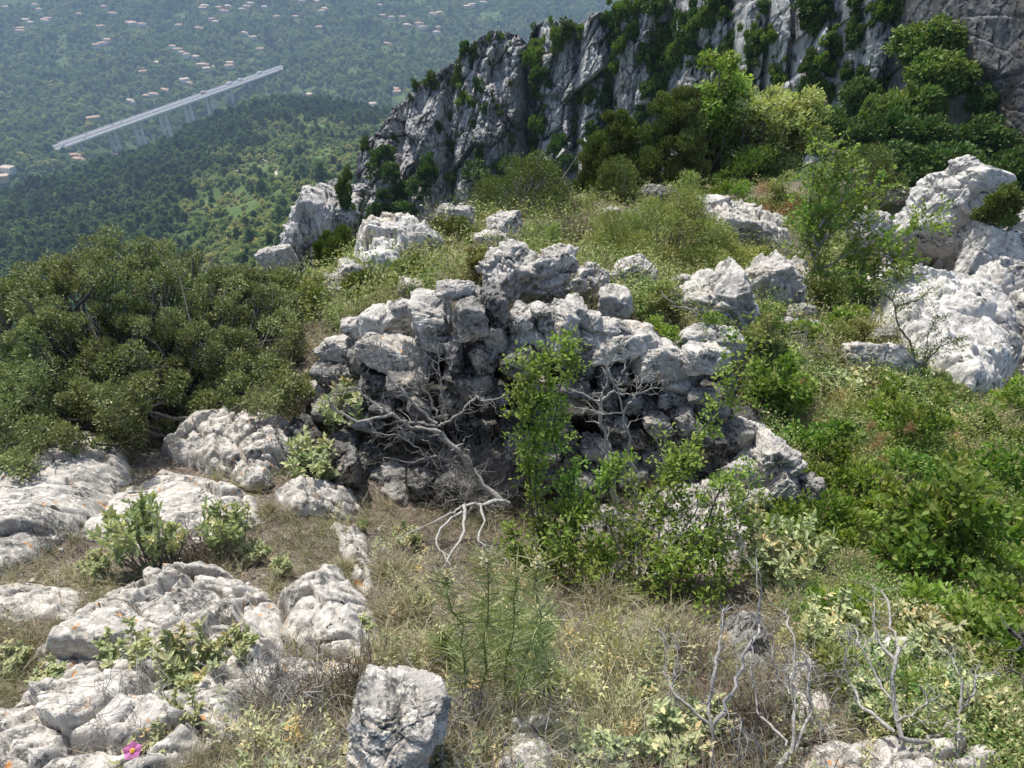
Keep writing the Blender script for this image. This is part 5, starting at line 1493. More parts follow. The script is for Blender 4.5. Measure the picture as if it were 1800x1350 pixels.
bush_px("smokebush", 1375,745,1480,900, "smokebush patch beside the ragged rock", Y=3.35, n=32, nl=60, crf=.15, L=.036, W=.025, br=.008, **SK)
s3 = bush_px("smokebush", 1455,850,1715,1100, "large leafy smokebush with broad green leaves on the right", Y=2.25, n=80, nl=60, crf=.13, L=.046, W=.030, br=.008, **SK)
bush_px("smokebush", 1640,1060,1830,1260, "dark leafy smokebush at the lower right edge", Y=1.65, n=40, nl=50, crf=.15, L=.036, W=.022, br=.006, **SK)
bush_px("smokebush", 1530,700,1660,800, "low smokebush patch with reddish plumes", Y=3.75, n=30, nl=60, crf=.14, L=.034, W=.024, br=.006, **SK)
bush_px("smokebush", 1395,900,1480,960, "small smokebush sprig right of the ragged rock", Y=2.75, n=14, nl=40, crf=.2, L=.034, W=.024, br=.005, **SK)
bush_px("smokebush", 1200,560,1290,612, "low green patch behind the wall top", Y=4.55, n=16, nl=60, crf=.17, L=.03, W=.02, br=.004, **SK)
bush_px("green_shrub", 1110,560,1200,600, "sunny green tuft behind the big wall block", Y=4.5, n=16, nl=60, crf=.16, br=.004, up=.2, **dict(S1, L=.03, W=.017))
bush_px("smokebush", 1690,680,1800,760, "yellowish green bush under the white slab foot", Y=4.6, n=22, nl=80, crf=.15, L=.036, W=.022, br=.006, **dict(SK, mat='bright'))
p2 = empty("smokebush", P(1510, 830, 3.3), "reddish pink feathery plumes rising from the slope on the right", "smokebush")
plumes(p2, [(1470,785,3.35),(1530,748,3.45),(1548,768,3.4),(1538,782,3.35),(1550,808,3.3),(1412,672,4.2),(1370,778,3.4),(1290,608,4.6),(1600,752,3.6),(1330,612,4.8)], .042, 420, 3)

def slope_herbs():
    rng = np.random.default_rng(33)
    kinds = [("mix", .020, .008, 200, "grey olive"), ("smoke", .028, .019, 90, "fresh green"), ("cistus", .018, .007, 190, "pale yellowish"), ("bright", .020, .012, 150, "light green"), ("broom", .032, .006, 200, "wiry straw green")]
    pr = []
    for i, (mt, L_, W_, nl, w_) in enumerate(kinds):
        cl = dome(rng, 16, .13, .12, .15, -.1, .3)
        pr.append(bush("herb_clump", (0, 0, 0), "x", "herb", cl, .045, nl, L_, W_, mt, br=.003, nbr=8, seed=900 + i, rnd=.8, outw=.7, up=.5, group="herb clumps on the right slope", nice=(mt == 'smoke')))
    spots = [(1345,600),(1400,610),(1470,590),(1330,690),(1430,660),(1480,720),(1560,690),(1620,700),(1440,770),(1500,800),(1590,740),(1670,760),(1740,720),(1790,780),(1450,830),(1420,880),(1560,830),(1640,830),(1720,830),(1790,860),(1730,900),(1770,950),(1740,1010),(1790,1040),(1700,960),(1400,960),(1440,930),(1350,960),(1720,1080),(1780,1120),(1640,1130),(1480,1090),(1410,1130),(1560,1130),(1610,1230),(1700,1190),(1480,1220),(1660,790),(1520,745),(1610,890),(1380,640),(1520,640),(1590,660),(1660,700),(1760,680),(1350,560),(1500,560),(1560,540)]
    for j, (px, py) in enumerate(spots):
        k = int(rng.integers(0, 5)); Y = cast(px, py)[0]; q = P(px, py, Y); s_ = rng.uniform(.7, 1.25) * (1 + .12 * (Y - 2.3))
        same = sorted(i for i in range(len(spots)))
        near_ = "below the white slabs" if px > 1600 and py < 780 else "at the right edge" if px > 1700 else "around the large smokebush" if py > 840 and px > 1440 else "beside the wall's right end" if px < 1450 else "on the middle of the right slope"
        lab = kinds[k][4] + " herb clump " + near_
        if pr[k]["label"] == "x": o = pr[k]; o.location = q; o.scale = (s_,) * 3; o["label"] = lab
        else: o = copy_thing(pr[k], q, rng.uniform(0, 6), s_, lab)
        seen.setdefault(lab, []).append((px, o))
    for lab, L_ in seen.items():
        L_.sort(key=lambda a: a[0])
        if len(L_) > 1:
            for i, (x, o) in enumerate(L_): o["label"] = lab + ", " + ORD[i] + " from left"
seen = {}
slope_herbs()
def low_smokebushes():
    rng = np.random.default_rng(44)
    pr = []
    for i, (mt, nl) in enumerate((("smoke", 46), ("bright", 60), ("smoke", 60))):
        cl = dome(rng, 26, .24, .22, .22, -.2, .3)
        pr.append(bush("smokebush", (0, 0, 0), "x", "smokebush", cl, .07, nl, .036, .024 if mt == "smoke" else .017, mt, br=.005, nbr=9, seed=950 + i, rnd=.8, outw=.8, up=.35, nice=True, group="low smokebushes on the right slope"))
    spots = [(1330,700,.8),(1380,700,.9),(1420,800,.9),(1460,860,.8),(1520,900,.9),(1600,860,.9),(1680,880,.8),(1560,760,.8),(1630,770,.8),(1720,760,.8),(1790,740,.8),(1760,860,.9),(1800,930,.9),(1710,1000,.8),(1790,1010,.8),(1760,1080,.9),(1660,1110,.8),(1440,930,.7),(1380,940,.7),(1500,960,.8),(1740,1180,.8),(1800,1180,.9),(1480,700,.7),(1540,720,.7),(1310,640,.7),(1350,640,.6),(1900,760,1.),(1930,900,1.1),(1960,1050,1.),(2050,820,1.),(2100,980,1.1),(1900,1200,.9),(2100,1200,1.),(2250,900,1.1),(2300,1100,1.)]
    order = sorted(range(len(spots)), key=lambda i: spots[i][0])
    for j, (px, py, s_) in enumerate(spots):
        k = j % 3; Y = cast(px, py)[0]; q = P(px, py, Y); s_ = s_ * (1 + .08 * (Y - 2.3)) * rng.uniform(.85, 1.2)
        row = "above" if py < 780 else "level with" if py < 960 else "below"
        lab = ("broad leaved", "light green small leaved", "mid green")[k] + " low bush " + row + " the large smokebush"
        if pr[k]["label"] == "x": o = pr[k]; o.location = q; o.scale = (s_,) * 3; o["label"] = lab
        else: o = copy_thing(pr[k], q, rng.uniform(0, 6), (s_, s_, s_ * rng.uniform(.8, 1.3)), lab)
        seen2.setdefault(lab, []).append((px, o))
    for lab, L_ in seen2.items():
        L_.sort(key=lambda a: a[0])
        if len(L_) > 1:
            for i, (x, o) in enumerate(L_): o["label"] = lab + ", " + ORD[i] + " from left"
seen2 = {}
low_smokebushes()

# ------------------------------------------------------------------ dead wood
Yt = 2.8
dead("dead_tree", [([(880,879,2.72),(830,830,2.8),(805,790,2.84),(775,760,2.88)], .026, .016),
 ([(775,760,2.88),(722,752,2.88),(689,727,2.9),(655,707,2.92),(628,682,2.95)], .014, .005),
 ([(689,727,2.9),(628,742,2.85),(583,716,2.85),(576,699,2.85),(592,693,2.85),(622,685,2.9)], .010, .003),
 ([(775,748,2.88),(736,743,2.86),(705,738,2.85)], .012, .004),
 ([(775,745,2.88),(805,729,2.85),(839,696,2.85),(844,704,2.82),(886,695,2.8)], .010, .003),
 ([(768,745,2.88),(717,699,2.9),(694,677,2.92),(672,649,2.95),(657,618,2.98)], .012, .004),
 ([(766,735,2.88),(744,685,2.9),(733,652,2.95),(726,593,3.0)], .009, .003),
 ([(778,735,2.88),(775,671,2.9),(772,604,2.95)], .008, .003),
 ([(681,657,2.94),(669,607,2.95)], .004, .002),
 ([(806,814,2.82),(750,807,2.78),(675,804,2.75)], .007, .003),
 ([(753,804,2.78),(722,779,2.78),(692,763,2.78),(655,760,2.78)], .006, .002)],
 "leaning dead tree with bare forked branches in front of the wall", "dead tree", 'bark_grey', 15, 51, .13, thick=.78)
dead("dead_branch", [([(895,885,2.6),(850,888,2.55),(815,888,2.5)], .012, .008),([(815,888,2.5),(812,943,2.3),(783,993,2.15),(737,1020,2.08)], .009, .003),
 ([(812,900,2.46),(767,947,2.28),(790,990,2.15),(833,1033,2.05)], .007, .003),([(845,888,2.5),(840,950,2.28),(890,983,2.2)], .007, .003),([(812,890,2.5),(783,907,2.4),(703,948,2.3)], .006, .003)],
 "pale fallen branch spreading below the leaning dead tree", "dead branch", 'bark_pale', 5, 52, .08)
dead("dead_branch", [([(1083,880,2.78),(1065,795,2.8),(1056,707,2.85)], .016, .010),([(1056,707,2.85),(1062,685,2.85),(1070,640,2.88),(1068,622,2.9)], .008, .003),
 ([(1058,705,2.85),(1083,682,2.85),(1099,640,2.88),(1106,615,2.9)], .009, .003),([(1055,705,2.85),(1025,691,2.85),(985,672,2.85)], .006, .002),([(1096,725,2.8),(1065,728,2.8),(1031,719,2.8),(1000,712,2.8)], .005, .002)],
 "upright white dead stem forking in front of the wall", "dead branch", 'bark_pale', 11, 53, .10, thick=.85)
dead("dead_branch", [([(1118,850,2.75),(1108,768,2.78),(1096,725,2.8),(1087,685,2.82),(1071,655,2.84),(1053,630,2.86)], .009, .003),([(1096,725,2.8),(1114,701,2.8),(1129,667,2.82),(1147,648,2.84)], .006, .002),([(1083,691,2.82),(1114,694,2.8),(1154,681,2.8)], .004, .002)],
 "thinner white dead stem right of the upright forked one", "dead branch", 'bark_pale', 11, 54, .10, thick=.85)
dead("dead_branch", [([(1251,602,4.6),(1250,575,4.65),(1200,540,4.7),(1162,510,4.8)], .012, .004),([(1250,570,4.65),(1253,548,4.7)], .008, .004),([(1208,545,4.7),(1195,518,4.75),(1180,515,4.75)], .005, .002)],
 "forked bare twig standing behind the wall", "dead branch", 'bark_grey', 5, 55, .12)
def zz(lst, y0, y1):
    n = len(lst); return [(x / 2.77 + 1150, y / 2.77 + 900, y0 + (y1 - y0) * i / (n - 1)) for i, (x, y) in enumerate(lst)]
for k, (ls, lab) in enumerate((
 ([(zz([(300,1300),(280,1050),(290,800),(330,600),(340,470)], .80, 1.12), .0075, .0028),(zz([(280,1050),(400,850),(470,640),(510,540),(500,300)], .90, 1.2), .0075, .003),(zz([(280,1050),(100,890),(45,780),(50,600)], .90, 1.1), .005, .002)], "grey forked stem second from the left at the bottom right"),
 ([(zz([(140,1300),(75,1080),(80,860),(95,620)], .80, 1.08), .005, .002),(zz([(20,1246),(75,1120)], .80, .88), .003, .003)], "slim curved grey stem leftmost at the bottom right"),
 ([(zz([(590,1260),(700,1120),(770,960),(760,760),(720,680)], .80, 1.1), .0085, .003),(zz([(650,1190),(680,900),(680,600),(650,470)], .84, 1.18), .006, .002),(zz([(660,890),(600,800),(580,600)], 1.0, 1.15), .004, .002),(zz([(770,915),(690,860),(650,800)], 1.0, 1.05), .003, .002)], "pair of ringed grey stems in the bottom middle right"),
 ([(zz([(640,1140),(570,1040),(500,960),(475,800),(480,660)], .84, 1.12), .0045, .002),(zz([(520,1280),(480,1100),(400,980),(380,1100),(440,1280)], .80, .82), .003, .002)], "thin arching grey stems between the thicker pairs"),
 ([(zz([(1210,1300),(1180,1000),(1180,700),(1150,530),(1105,380)], .82, 1.28), .0085, .0025),(zz([(1170,920),(1080,800),(990,640),(975,560)], .97, 1.18), .005, .002),(zz([(1180,730),(1080,600),(1065,440)], 1.06, 1.22), .0045, .002),(zz([(1170,1070),(1000,940),(950,830),(945,580)], .90, 1.15), .006, .0025),(zz([(1180,1020),(1350,915)], .92, .97), .003, .002)], "tallest grey forked stem at the bottom right"),
 ([(zz([(1180,1090),(1400,1090),(1490,1000),(1560,880),(1570,790)], .88, 1.05), .008, .003),(zz([(1490,960),(1490,800),(1440,690)], .97, 1.1), .0045, .002),(zz([(1540,1300),(1470,1100),(1480,1040)], .82, .92), .005, .004)], "grey branch bending up to the right near the bottom right corner"),
 ([(zz([(1900,660),(1800,620),(1730,575)], 1.2, 1.22), .011, .008),(zz([(1860,870),(1800,800),(1700,750)], 1.1, 1.12), .005, .003),(zz([(1860,1180),(1800,1140),(1650,960)], 1.0, 1.05), .005, .003)], "dark broken branches poking in from the right edge"),
)):
    dead("bare_branch", [(a, r0, r1) for a, r0, r1 in ls], lab, "bare branch", 'bark_dark' if k == 6 else 'bark_grey', 12, 200 + k, .06, thick=.82)
# fine twig thickets
def thicket(px, py, r, n, label, L=.16, Y=None, mat='bark_grey', seed=1, up=1., rad=.0016):
    rng = np.random.default_rng(seed)
    if Y is None: Y = cast(px, py)[0]
    b = P(px, py, Y); mb = MB(); rad = rad * min(1.6, max(1., Y / 2.5)); n = int(n * 1.6)
    for _ in range(n):
        p = b + np.append(rng.normal(size=2) * r * .5, -.01)
        d = unit(np.append(rng.normal(size=2) * .7, up))
        q = wiggle(rng, p, p + d * L * rng.uniform(.5, 1.3), 5, .08)
        tube(mb, q, np.linspace(rad, rad * .5, 5), 3, rng.uniform())
        for __ in range(4):
            i = rng.integers(1, 5)
            tube(mb, wiggle(rng, q[i], q[i] + unit(d + rdirs(rng, 1)[0] * 1.2) * L * .4, 4, .1), np.linspace(rad * .7, rad * .4, 4), 3, rng.uniform())
    o = link("dead_shrub", mb.mesh("dead_shrub", b, True), M[mat], loc=b)
    return tag(o, label, "dead shrub")
for i, a in enumerate([(360,975,.09,60,"bare twiggy shrub between the two cistus plants",.16),(840,870,.16,230,"tangle of fine dead twigs in the wall hollow",.30),(850,840,.12,150,"fine dead twigs hanging over the lintel stone",.16),(620,1230,.10,90,"dead brown twigs left of the white standing boulder",.12),(480,1240,.10,80,"dry twig tangle in front of the large foreground boulder",.12),(250,1290,.08,40,"thin black stems over the lower left rock",.16),
 (60,960,.06,26,"dark forked twigs at the left edge",.16),(1260,830,.10,50,"bare fine stems before the wall's right end",.22),(1480,1240,.12,130,"grey dead heather cushion between the forked stems",.11),(1330,1290,.10,100,"dense dead twigs at the bottom right",.11),(800,1310,.09,80,"dead brown undershrub at the bottom middle",.12),(1400,640,.2,70,"dry reddish twig shrub on the slope right of the wall",.25),(1000,420,.3,90,"dead grey shrub below the flat juniper",.35),(780,400,.2,70,"leafless grey bush on the left crest",.3),(1370,455,.25,70,"leafless bush left of the sapling",.4),(1200,1180,.1,70,"dead twigs right of the oat grass",.12)]):
    thicket(*a[:5], L=a[5], seed=300 + i, mat='bark_grey' if i % 3 else 'bark_brown')

# ------------------------------------------------------------------ grey cistus plants
def cistus():
    rng = np.random.default_rng(12)
    protos = [make_proto(rosette_proto(700 + k, 24, .15, .10, .028, .012, 26), "x", "cistus") for k in range(3)]
    SP = [(262,1000,115,170,"yellow green cistus rising left of the dead twigs"),(300,990,90,110,"low cistus leaning over the smooth slab"),(415,975,105,130,"upright felted cistus right of the dead twigs"),(235,1180,110,90,"grey green cistus on the rock's left side in the lower left"),(340,1200,130,120,"middle cistus with tan leaves on the lower left rock"),(430,1170,90,100,"right cistus with orange tan tips on the lower left rock"),(330,1290,90,90,"lower cistus clump by the bottom left rock"),(275,1345,110,70,"cistus at the bottom beside the pink flower"),
      (620,770,110,120,"cistus with tan leaves against the wall's left stones"),(565,850,110,100,"cistus in the gap left of the wall"),(640,730,80,90,"upper cistus in front of the white wall stone"),(1170,1340,150,110,"pale felted cistus at the bottom middle right"),(1060,1340,110,70,"cistus at the bottom under the oat grass"),(1350,1040,120,130,"pale cistus right of the green shrub"),(1400,990,100,110,"grey cistus left of the large smokebush"),(1330,1000,90,110,"tan tipped cistus by the wall's foot"),(1460,1120,120,90,"pale cistus below the large smokebush"),(1545,1190,110,90,"cistus behind the tallest grey stem"),(1640,1180,130,90,"cream leaved cistus at the lower right"),(1690,1250,110,90,"cream leaved cistus in the lower right corner"),(1520,1260,110,80,"cistus among the grey stems"),(1440,1150,80,70,"small cistus by the pale broken rock"),(1590,1290,90,70,"low cistus between the lower right branches"),
      (1300,920,80,90,"small grey cistus at the wall's right foot"),(1440,690,70,50,"pale herb clump on the right slope"),(1500,700,80,50,"cream flowered herb on the right slope"),(1560,690,70,40,"grey herb under the arched rock"),(680,1160,60,60,"silvery sprout right of the white rock"),(160,1130,26,36,"tiny silvery sprout by the dry grass tuft"),(640,935,26,36,"tiny green sprout left of the hollow"),(1460,830,60,40,"pale flowering herb below the pink plumes"),(100,1200,70,50,"low thyme cushion at the left edge"),(30,1180,90,60,"green thyme cushion in the left corner"),(455,985,60,50,"brownish thyme cushion on the bare soil"),(1110,1250,90,80,"grey cistus between the oat grass clumps"),(1240,1290,100,90,"cistus under the second grey forked stem"),(1150,1180,70,60,"small yellowish cistus beside the green shrub"),(1600,1120,100,80,"pale cistus right of the tallest grey stem"),(1750,1180,90,80,"pale cistus at the right edge above the grass"),(1380,1290,90,70,"cistus behind the ringed grey stems"),(740,1330,80,70,"small cistus right of the white standing boulder"),(640,1120,60,50,"greyish cushion on the pointed rock's right side"),(180,1010,60,50,"dry cushion plant above the large slab"),(720,960,60,50,"dry herb under the pale fallen branch"),(500,1010,50,46,"grey sprout on the bare soil between the slabs"),(900,1110,70,60,"grey herb left of the green shrub"),(740,1090,60,60,"grey green sprig left of the narrow leaved plants")]
    for i, (px, yb, w_, h_, lab) in enumerate(SP):
        Y = cast(px, yb)[0]; s = float(mpp(yb, Y)); q = P(px, yb, Y)
        k = i % 3
        sc3 = w_ * s / .22
        if i < 3: o = protos[k]; o.location = q; o.scale = (sc3, sc3, max(.5, h_ * s / .17)); o["label"] = lab
        else: copy_thing(protos[k], q, rng.uniform(0, 6), (sc3, sc3, max(sc3 * .6, h_ * s / .17 * 1.0)), lab)
cistus()

# ------------------------------------------------------------------ narrow leaved plants with cream tips
def narrow(px, yb, yt, label, lean=0., seed=1, n=240, Y=None):
    rng = np.random.default_rng(seed)
    if Y is None: Y = cast(px, yb)[0]
    b = P(px, yb, Y); t = P(px + lean, yt, Y + .05)
    st, lf, sd_ = MB(), MB(), MB()
    p = wiggle(rng, b, t, 9, .025); tube(st, p, np.linspace(.0035, .0018, 9), 5, .5)
    Ln = np.linalg.norm(t - b)
    tt = rng.uniform(.18, 1, n) * 8; i0 = np.clip(tt.astype(int), 0, 7); f = (tt - i0)[:, None]
    q = p[i0] * (1 - f) + p[i0 + 1] * f; a = rng.uniform(0, 6.28, n)
    d = np.stack([np.cos(a), np.sin(a), .7 + rng.normal(size=n) * .2], -1)
    blades(lf, rng, q, d, rng.uniform(.05, .085, n), .0036, np.clip(.5 + rng.normal(size=n) * .2, 0, 1), .2)
    m = 60; c = t + rng.normal(size=(m, 3)) * np.array([.008, .008, .016]) - np.array([0, 0, .005])
    leaves(sd_, rng, c, rdirs(rng, m) + np.array([0, 0, .6]), .012, .006, rng.uniform(size=m))
    root = empty("narrow_leaved_plant", b, label, "plant", "narrow leaved plants at the bottom middle")
    link("stem", st.mesh("stem", b), M['broom'], root); link("leaves", lf.mesh("leaves", b), M['needle'], root); link("flower_head", sd_.mesh("flower_head", b), M['seed'], root)
for i, a in enumerate([(815,1240,1010,"leftmost tall narrow leaved plant with cream tip",-28),(845,1250,985,"tallest narrow leaved plant with cream tip",10),(880,1240,1010,"narrow leaved plant with cream tip right of the tallest",28),(895,1260,985,"rightmost tall narrow leaved plant with twin cream tip",52),(870,1200,1060,"short narrow leaved shoot in the middle of the clump",10),(905,1200,1080,"short narrow leaved shoot leaning right",40),(800,1190,1110,"short narrow leaved shoot with yellow head",-25),(930,1230,1185,"stubby narrow leaved shoot with pale bushy head",35),(850,1150,1050,"short pale narrow leaved shoot behind the clump",0),(940,1180,1090,"narrow leaved shoot beside the green shrub",25)]):
    narrow(*a[:4], lean=a[4], seed=400 + i)

# ------------------------------------------------------------------ flowers
def flower(px, py, r, label, petal='flower_pink', Y=None, n=5):
    if Y is None: Y = cast(px, py)[0] - .05
    c = P(px, py, Y); rng = np.random.default_rng(int(px))
    root = empty("flower", c, label, "flower")
    nrm = unit(-c + np.array([0, 0, 1.5])); u = unit(np.cross(nrm, [0, 1, 0])); v = np.cross(nrm, u)
    pm = MB()
    for k in range(n):
        a = k * 2 * math.pi / n; d = u * math.cos(a) + v * math.sin(a)
        leaves(pm, rng, np.zeros((1, 3)), (d + nrm * .15)[None], r, r * .95, np.array([rng.uniform()]), .1, side=np.cross(nrm, d)[None], nice=True)
    link("petals", pm.mesh("petals"), M[petal], root)
    cm = MB(); tube(cm, [nrm * -.001, nrm * .004, nrm * .006], [r * .22, r * .25, r * .05], 8, .3); link("centre", cm.mesh("centre"), M['flower_yellow'], root)
    sm = MB(); tube(sm, wiggle(rng, np.array([0, 0, -.12]), -nrm * .001, 5, .05), .0015, 4, .4); link("stem", sm.mesh("stem"), M['broom'], root)
flower(233,1320,.022,"pink five petalled rockrose over the bottom left rock", Y=.78)
def heads(px, py, r, label, mat, n=90, Y=None):
    if Y is None: Y = cast(px, py)[0] - .06
    c = P(px, py, Y); rng = np.random.default_rng(int(px + py)); mb = MB()
    d = rdirs(rng, n); d[:, 2] = np.abs(d[:, 2])
    leaves(mb, rng, d * r * np.array([1, 1, .5]) * rng.uniform(.5, 1, (n, 1)), d + rdirs(rng, n) * .5, r * .35, r * .25, rng.uniform(size=n))
    root = empty("flower", c, label, "flower")
    link("flower_head", mb.mesh("flower_head"), M[mat], root)
    sm = MB(); tube(sm, wiggle(rng, np.array([0, 0, -.16]), np.array([0, 0, 0]), 5, .05), .0014, 4, .4); link("stem", sm.mesh("stem"), M['broom'], root)
for a in [(1528,970,.016,"flat white flower head on the left of the large smokebush",'flower_white'),(1545,997,.016,"cream flower head over the large smokebush's lower leaves",'flower_white'),(1751,855,.014,"pink and white flower at the right edge of the slope",'flower_pink'),(1762,868,.010,"small white flower beside the pink one",'flower_white'),(1765,892,.012,"pale lilac flower below the pink and white one",'flower_pink'),(1715,955,.018,"cream flower cluster on the right slope",'flower_white'),(1640,970,.012,"white flower right of the large smokebush",'flower_white'),(1500,1022,.012,"white bloom under the large smokebush's left edge",'flower_white'),(1690,1035,.014,"white flower above the dark smokebush",'flower_white'),(1520,1053,.014,"mauve pincushion flower by the tallest grey stem",'flower_pink'),(1645,1097,.012,"mauve seed flower left of the dark smokebush",'flower_pink'),(1617,858,.010,"tiny pink flower on the slope",'flower_pink'),(1213,494,.03,"pink flower under the broom bush",'flower_pink'),(1665,1095,.012,"white flower beside the mauve seed flower",'flower_white'),(1460,1035,.012,"tan seed head above the pale cistus",'seed')]:
    heads(*a)

# ------------------------------------------------------------------ ground cover, grasses, litter
def sample(rng, n, x0, x1, y0, y1, poly=None, maxY=30.):
    px, py = rng.uniform(x0, x1, n), rng.uniform(y0, y1, n)
    if poly is not None:
        m = inpoly(px, py, poly); px, py = px[m], py[m]
    Y = cast(px, py, y1=maxY)
    m = np.isfinite(Y) & (Y < maxY)
    for po in ROCKPOLY:
        m &= ~(inpoly(px, py, po) & (rng.uniform(size=len(px)) < .93))
    return px[m], py[m], P3(px[m], py[m], Y[m])
def cover():
    rng = np.random.default_rng(77)
    # dead twigs and straw lying about
    mb = MB()
    px, py, p = sample(rng, 165000, -550, 2450, 440, 1500)
    p = p[(fbm(p * 2.3, 3, 68) + rng.normal(size=len(p)) * .12) > -.08]
    n = len(p); d = rng.normal(size=(n, 3)); d[:, 2] = np.abs(d[:, 2]) * .25
    sc_l = np.clip(p[:, 1] / 3., .6, 2.2)
    blades(mb, rng, p + np.array([0, 0, .004]), d, rng.uniform(.02, .10, n) * sc_l, .0024 * sc_l, rng.uniform(0, 1, n) ** 1.3, .25)
    tag(link("dry_litter", mb.mesh("dry_litter"), M['litter']), "grey twigs, needles and straw lying on the stony soil", "litter", kind="stuff")
    # dry grass: scattered
    mb = MB()
    px, py, p = sample(rng, 14000, -550, 2450, 400, 1500)
    keep = fbm(p * 1.4, 3, 88) > -.12
    p = p[keep]
    nb = 15; q = np.repeat(p, nb, 0); n = len(q); scl = np.clip(q[:, 1] / 3., .6, 2.6)
    q = q + rng.normal(size=(n, 3)) * np.array([.02, .02, 0]) * scl[:, None]
    d = rng.normal(size=(n, 3)) * .42; d[:, 2] = 1
    blades(mb, rng, q, d, rng.uniform(.05, .19, n) * scl ** .7, .0027 * scl, np.clip(rng.normal(size=n) * .18 + .42 + .9 * np.repeat(fbm(p * 1.9, 2, 89), nb), 0, 1), .5)
    tag(link("dry_grass", mb.mesh("dry_grass"), M['dry']), "thin straw coloured grass between rocks and herbs", "grass", kind="stuff")
    # mixed low herbs, thick on the right-hand slope
    poly_r = [(1290,620),(1500,640),(1850,700),(2500,760),(2700,1500),(1640,1500),(1500,1250),(1380,1080),(1330,920),(1420,900),(1330,740)]
    poly_m = [(560,480),(760,405),(960,350),(1300,318),(1520,335),(1620,560),(1640,680),(1400,700),(1280,610),(1100,560),(860,500),(600,580),(480,560)]
    for name, mat, N_, poly, hgt, L_, W_, per, lab in (
        ("herb_cover", 'mix', 9000, poly_r, .17, .019, .009, 18, "mixed low green and yellowish herbs covering the right slope"),
        ("leafy_undergrowth", 'smoke', 3400, poly_r, .17, .024, .015, 16, "fresh green low leaves scattered over the right slope"),
        ("scrub_cover", 'mix', 7500, poly_m, .17, .022, .010, 22, "olive and grey scrub between the rocks behind the wall"),
        ("green_scrub", 'broom', 2800, poly_m, .2, .034, .007, 26, "yellow green scrub between the rocks behind the wall")):
        mb = MB()
        xs = [a for a, b in poly]; ys = [b for a, b in poly]
        px, py, p = sample(rng, int(N_ * (max(xs) - min(xs)) * (max(ys) - min(ys)) / 420000.), min(xs), max(xs), min(ys), max(ys), poly)
        keep = fbm(p * 1.1, 3, 99 + len(name)) > (-.25 if 'cover' in name else .0)
        p = p[keep]; m = len(p)
        h = hgt * rng.uniform(.4, 1.2, m) * np.clip(p[:, 1] / 4., .6, 1.5)
        lean = rng.normal(size=(m, 3)) * .3; lean[:, 2] = 1
        t = rng.uniform(.1, 1, (m, per))
        q = p[:, None] + lean[:, None] * (h[:, None] * t)[..., None] + rng.normal(size=(m, per, 3)) * (h * .18)[:, None, None]
        tone = np.repeat(rng.normal(size=m) * .22, per)
        q = q.reshape(-1, 3); n = len(q); s_ = np.repeat(np.clip(p[:, 1] / 3.5, .75, 2.2), per)
        leaves(mb, rng, q, rdirs(rng, n) + np.array([0, 0, .5]), L_ * s_ * rng.uniform(.6, 1.3, n), W_ * s_ * rng.uniform(.7, 1.2, n), np.clip(.5 + tone + rng.normal(size=n) * .14, 0, 1), .3)
        tag(link(name, mb.mesh(name), M[mat]), lab, "undergrowth", kind="stuff")
    # dead undershrubs and twigs standing in the foreground
    poly_f = [(380,1190),(520,1180),(640,1160),(660,1000),(560,920),(700,900),(900,1000),(1150,1090),(1400,1060),(1650,1160),(1700,1480),(420,1480)]
    mb = MB()
    px, py, p = sample(rng, 2400, 300, 1800, 880, 1480, poly_f)
    for c in p:
        if noise(c[None] * 2.1, 18)[0] < -.15: continue
        for _ in range(3):
            d = unit(np.append(rng.normal(size=2) * .8, 1.)); L_ = rng.uniform(.05, .15)
            q = wiggle(rng, c, c + d * L_, 4, .08); tn = rng.uniform()
            tube(mb, q, [.0014, .0012, .0009, .0006], 3, tn)
            for __ in range(2):
                j = rng.integers(1, 4)
                tube(mb, wiggle(rng, q[j], q[j] + unit(d + rdirs(rng, 1)[0] * 1.2) * L_ * .5, 3, .1), [.0009, .0007, .0005], 3, tn)
    tag(link("dead_undergrowth", mb.mesh("dead_undergrowth"), M['litter']), "grey and brown dead twigs standing between the foreground plants", "dead twigs", kind="stuff")
    mb = MB()
    px, py, p = sample(rng, 1500, 300, 1800, 880, 1480, poly_f)
    p = p[fbm(p * 1.5, 2, 55) > -.05]
    per = 26; m = len(p); h = rng.uniform(.05, .14, m); t = rng.uniform(.15, 1, (m, per))
    lean = rng.normal(size=(m, 3)) * .3; lean[:, 2] = 1
    q = (p[:, None] + lean[:, None] * (h[:, None] * t)[..., None] + rng.normal(size=(m, per, 3)) * .006).reshape(-1, 3); n = len(q)
    a_ = rng.uniform(0, 6.28, n)
    leaves(mb, rng, q, np.stack([np.cos(a_), np.sin(a_), np.full(n, .6)], -1), rng.uniform(.010, .024, n), .005, np.clip(.5 + np.repeat(rng.normal(size=m) * .25, per) + rng.normal(size=n) * .1, 0, 1))
    tag(link("grey_herbs", mb.mesh("grey_herbs"), M['cistus']), "grey green and straw coloured herbs between the foreground rocks", "herbs", kind="stuff")
    # thin herbs elsewhere in front
    mb = MB()
    px, py, p = sample(rng, 1500, -40, 1500, 880, 1450)
    keep = fbm(p * 1.6, 3, 191) > .08
    p = p[keep]; per = 14; m = len(p)
    h = .06 * rng.uniform(.5, 1.4, m)
    q = p[:, None] + np.array([0, 0, 1.]) * (h[:, None] * rng.uniform(.1, 1, (m, per)))[..., None] + rng.normal(size=(m, per, 3)) * .018
    q = q.reshape(-1, 3); n = len(q)
    leaves(mb, rng, q, rdirs(rng, n) + np.array([0, 0, .5]), .012 * rng.uniform(.6, 1.3, n), .005, np.clip(.45 + rng.normal(size=n) * .2, 0, 1))
    tag(link("low_herbs", mb.mesh("low_herbs"), M['mix']), "tiny creeping herbs on the foreground soil", "undergrowth", kind="stuff")
    # pebbles
    v0, T0 = ico(2); Vs, Ts = [], []; k = 0
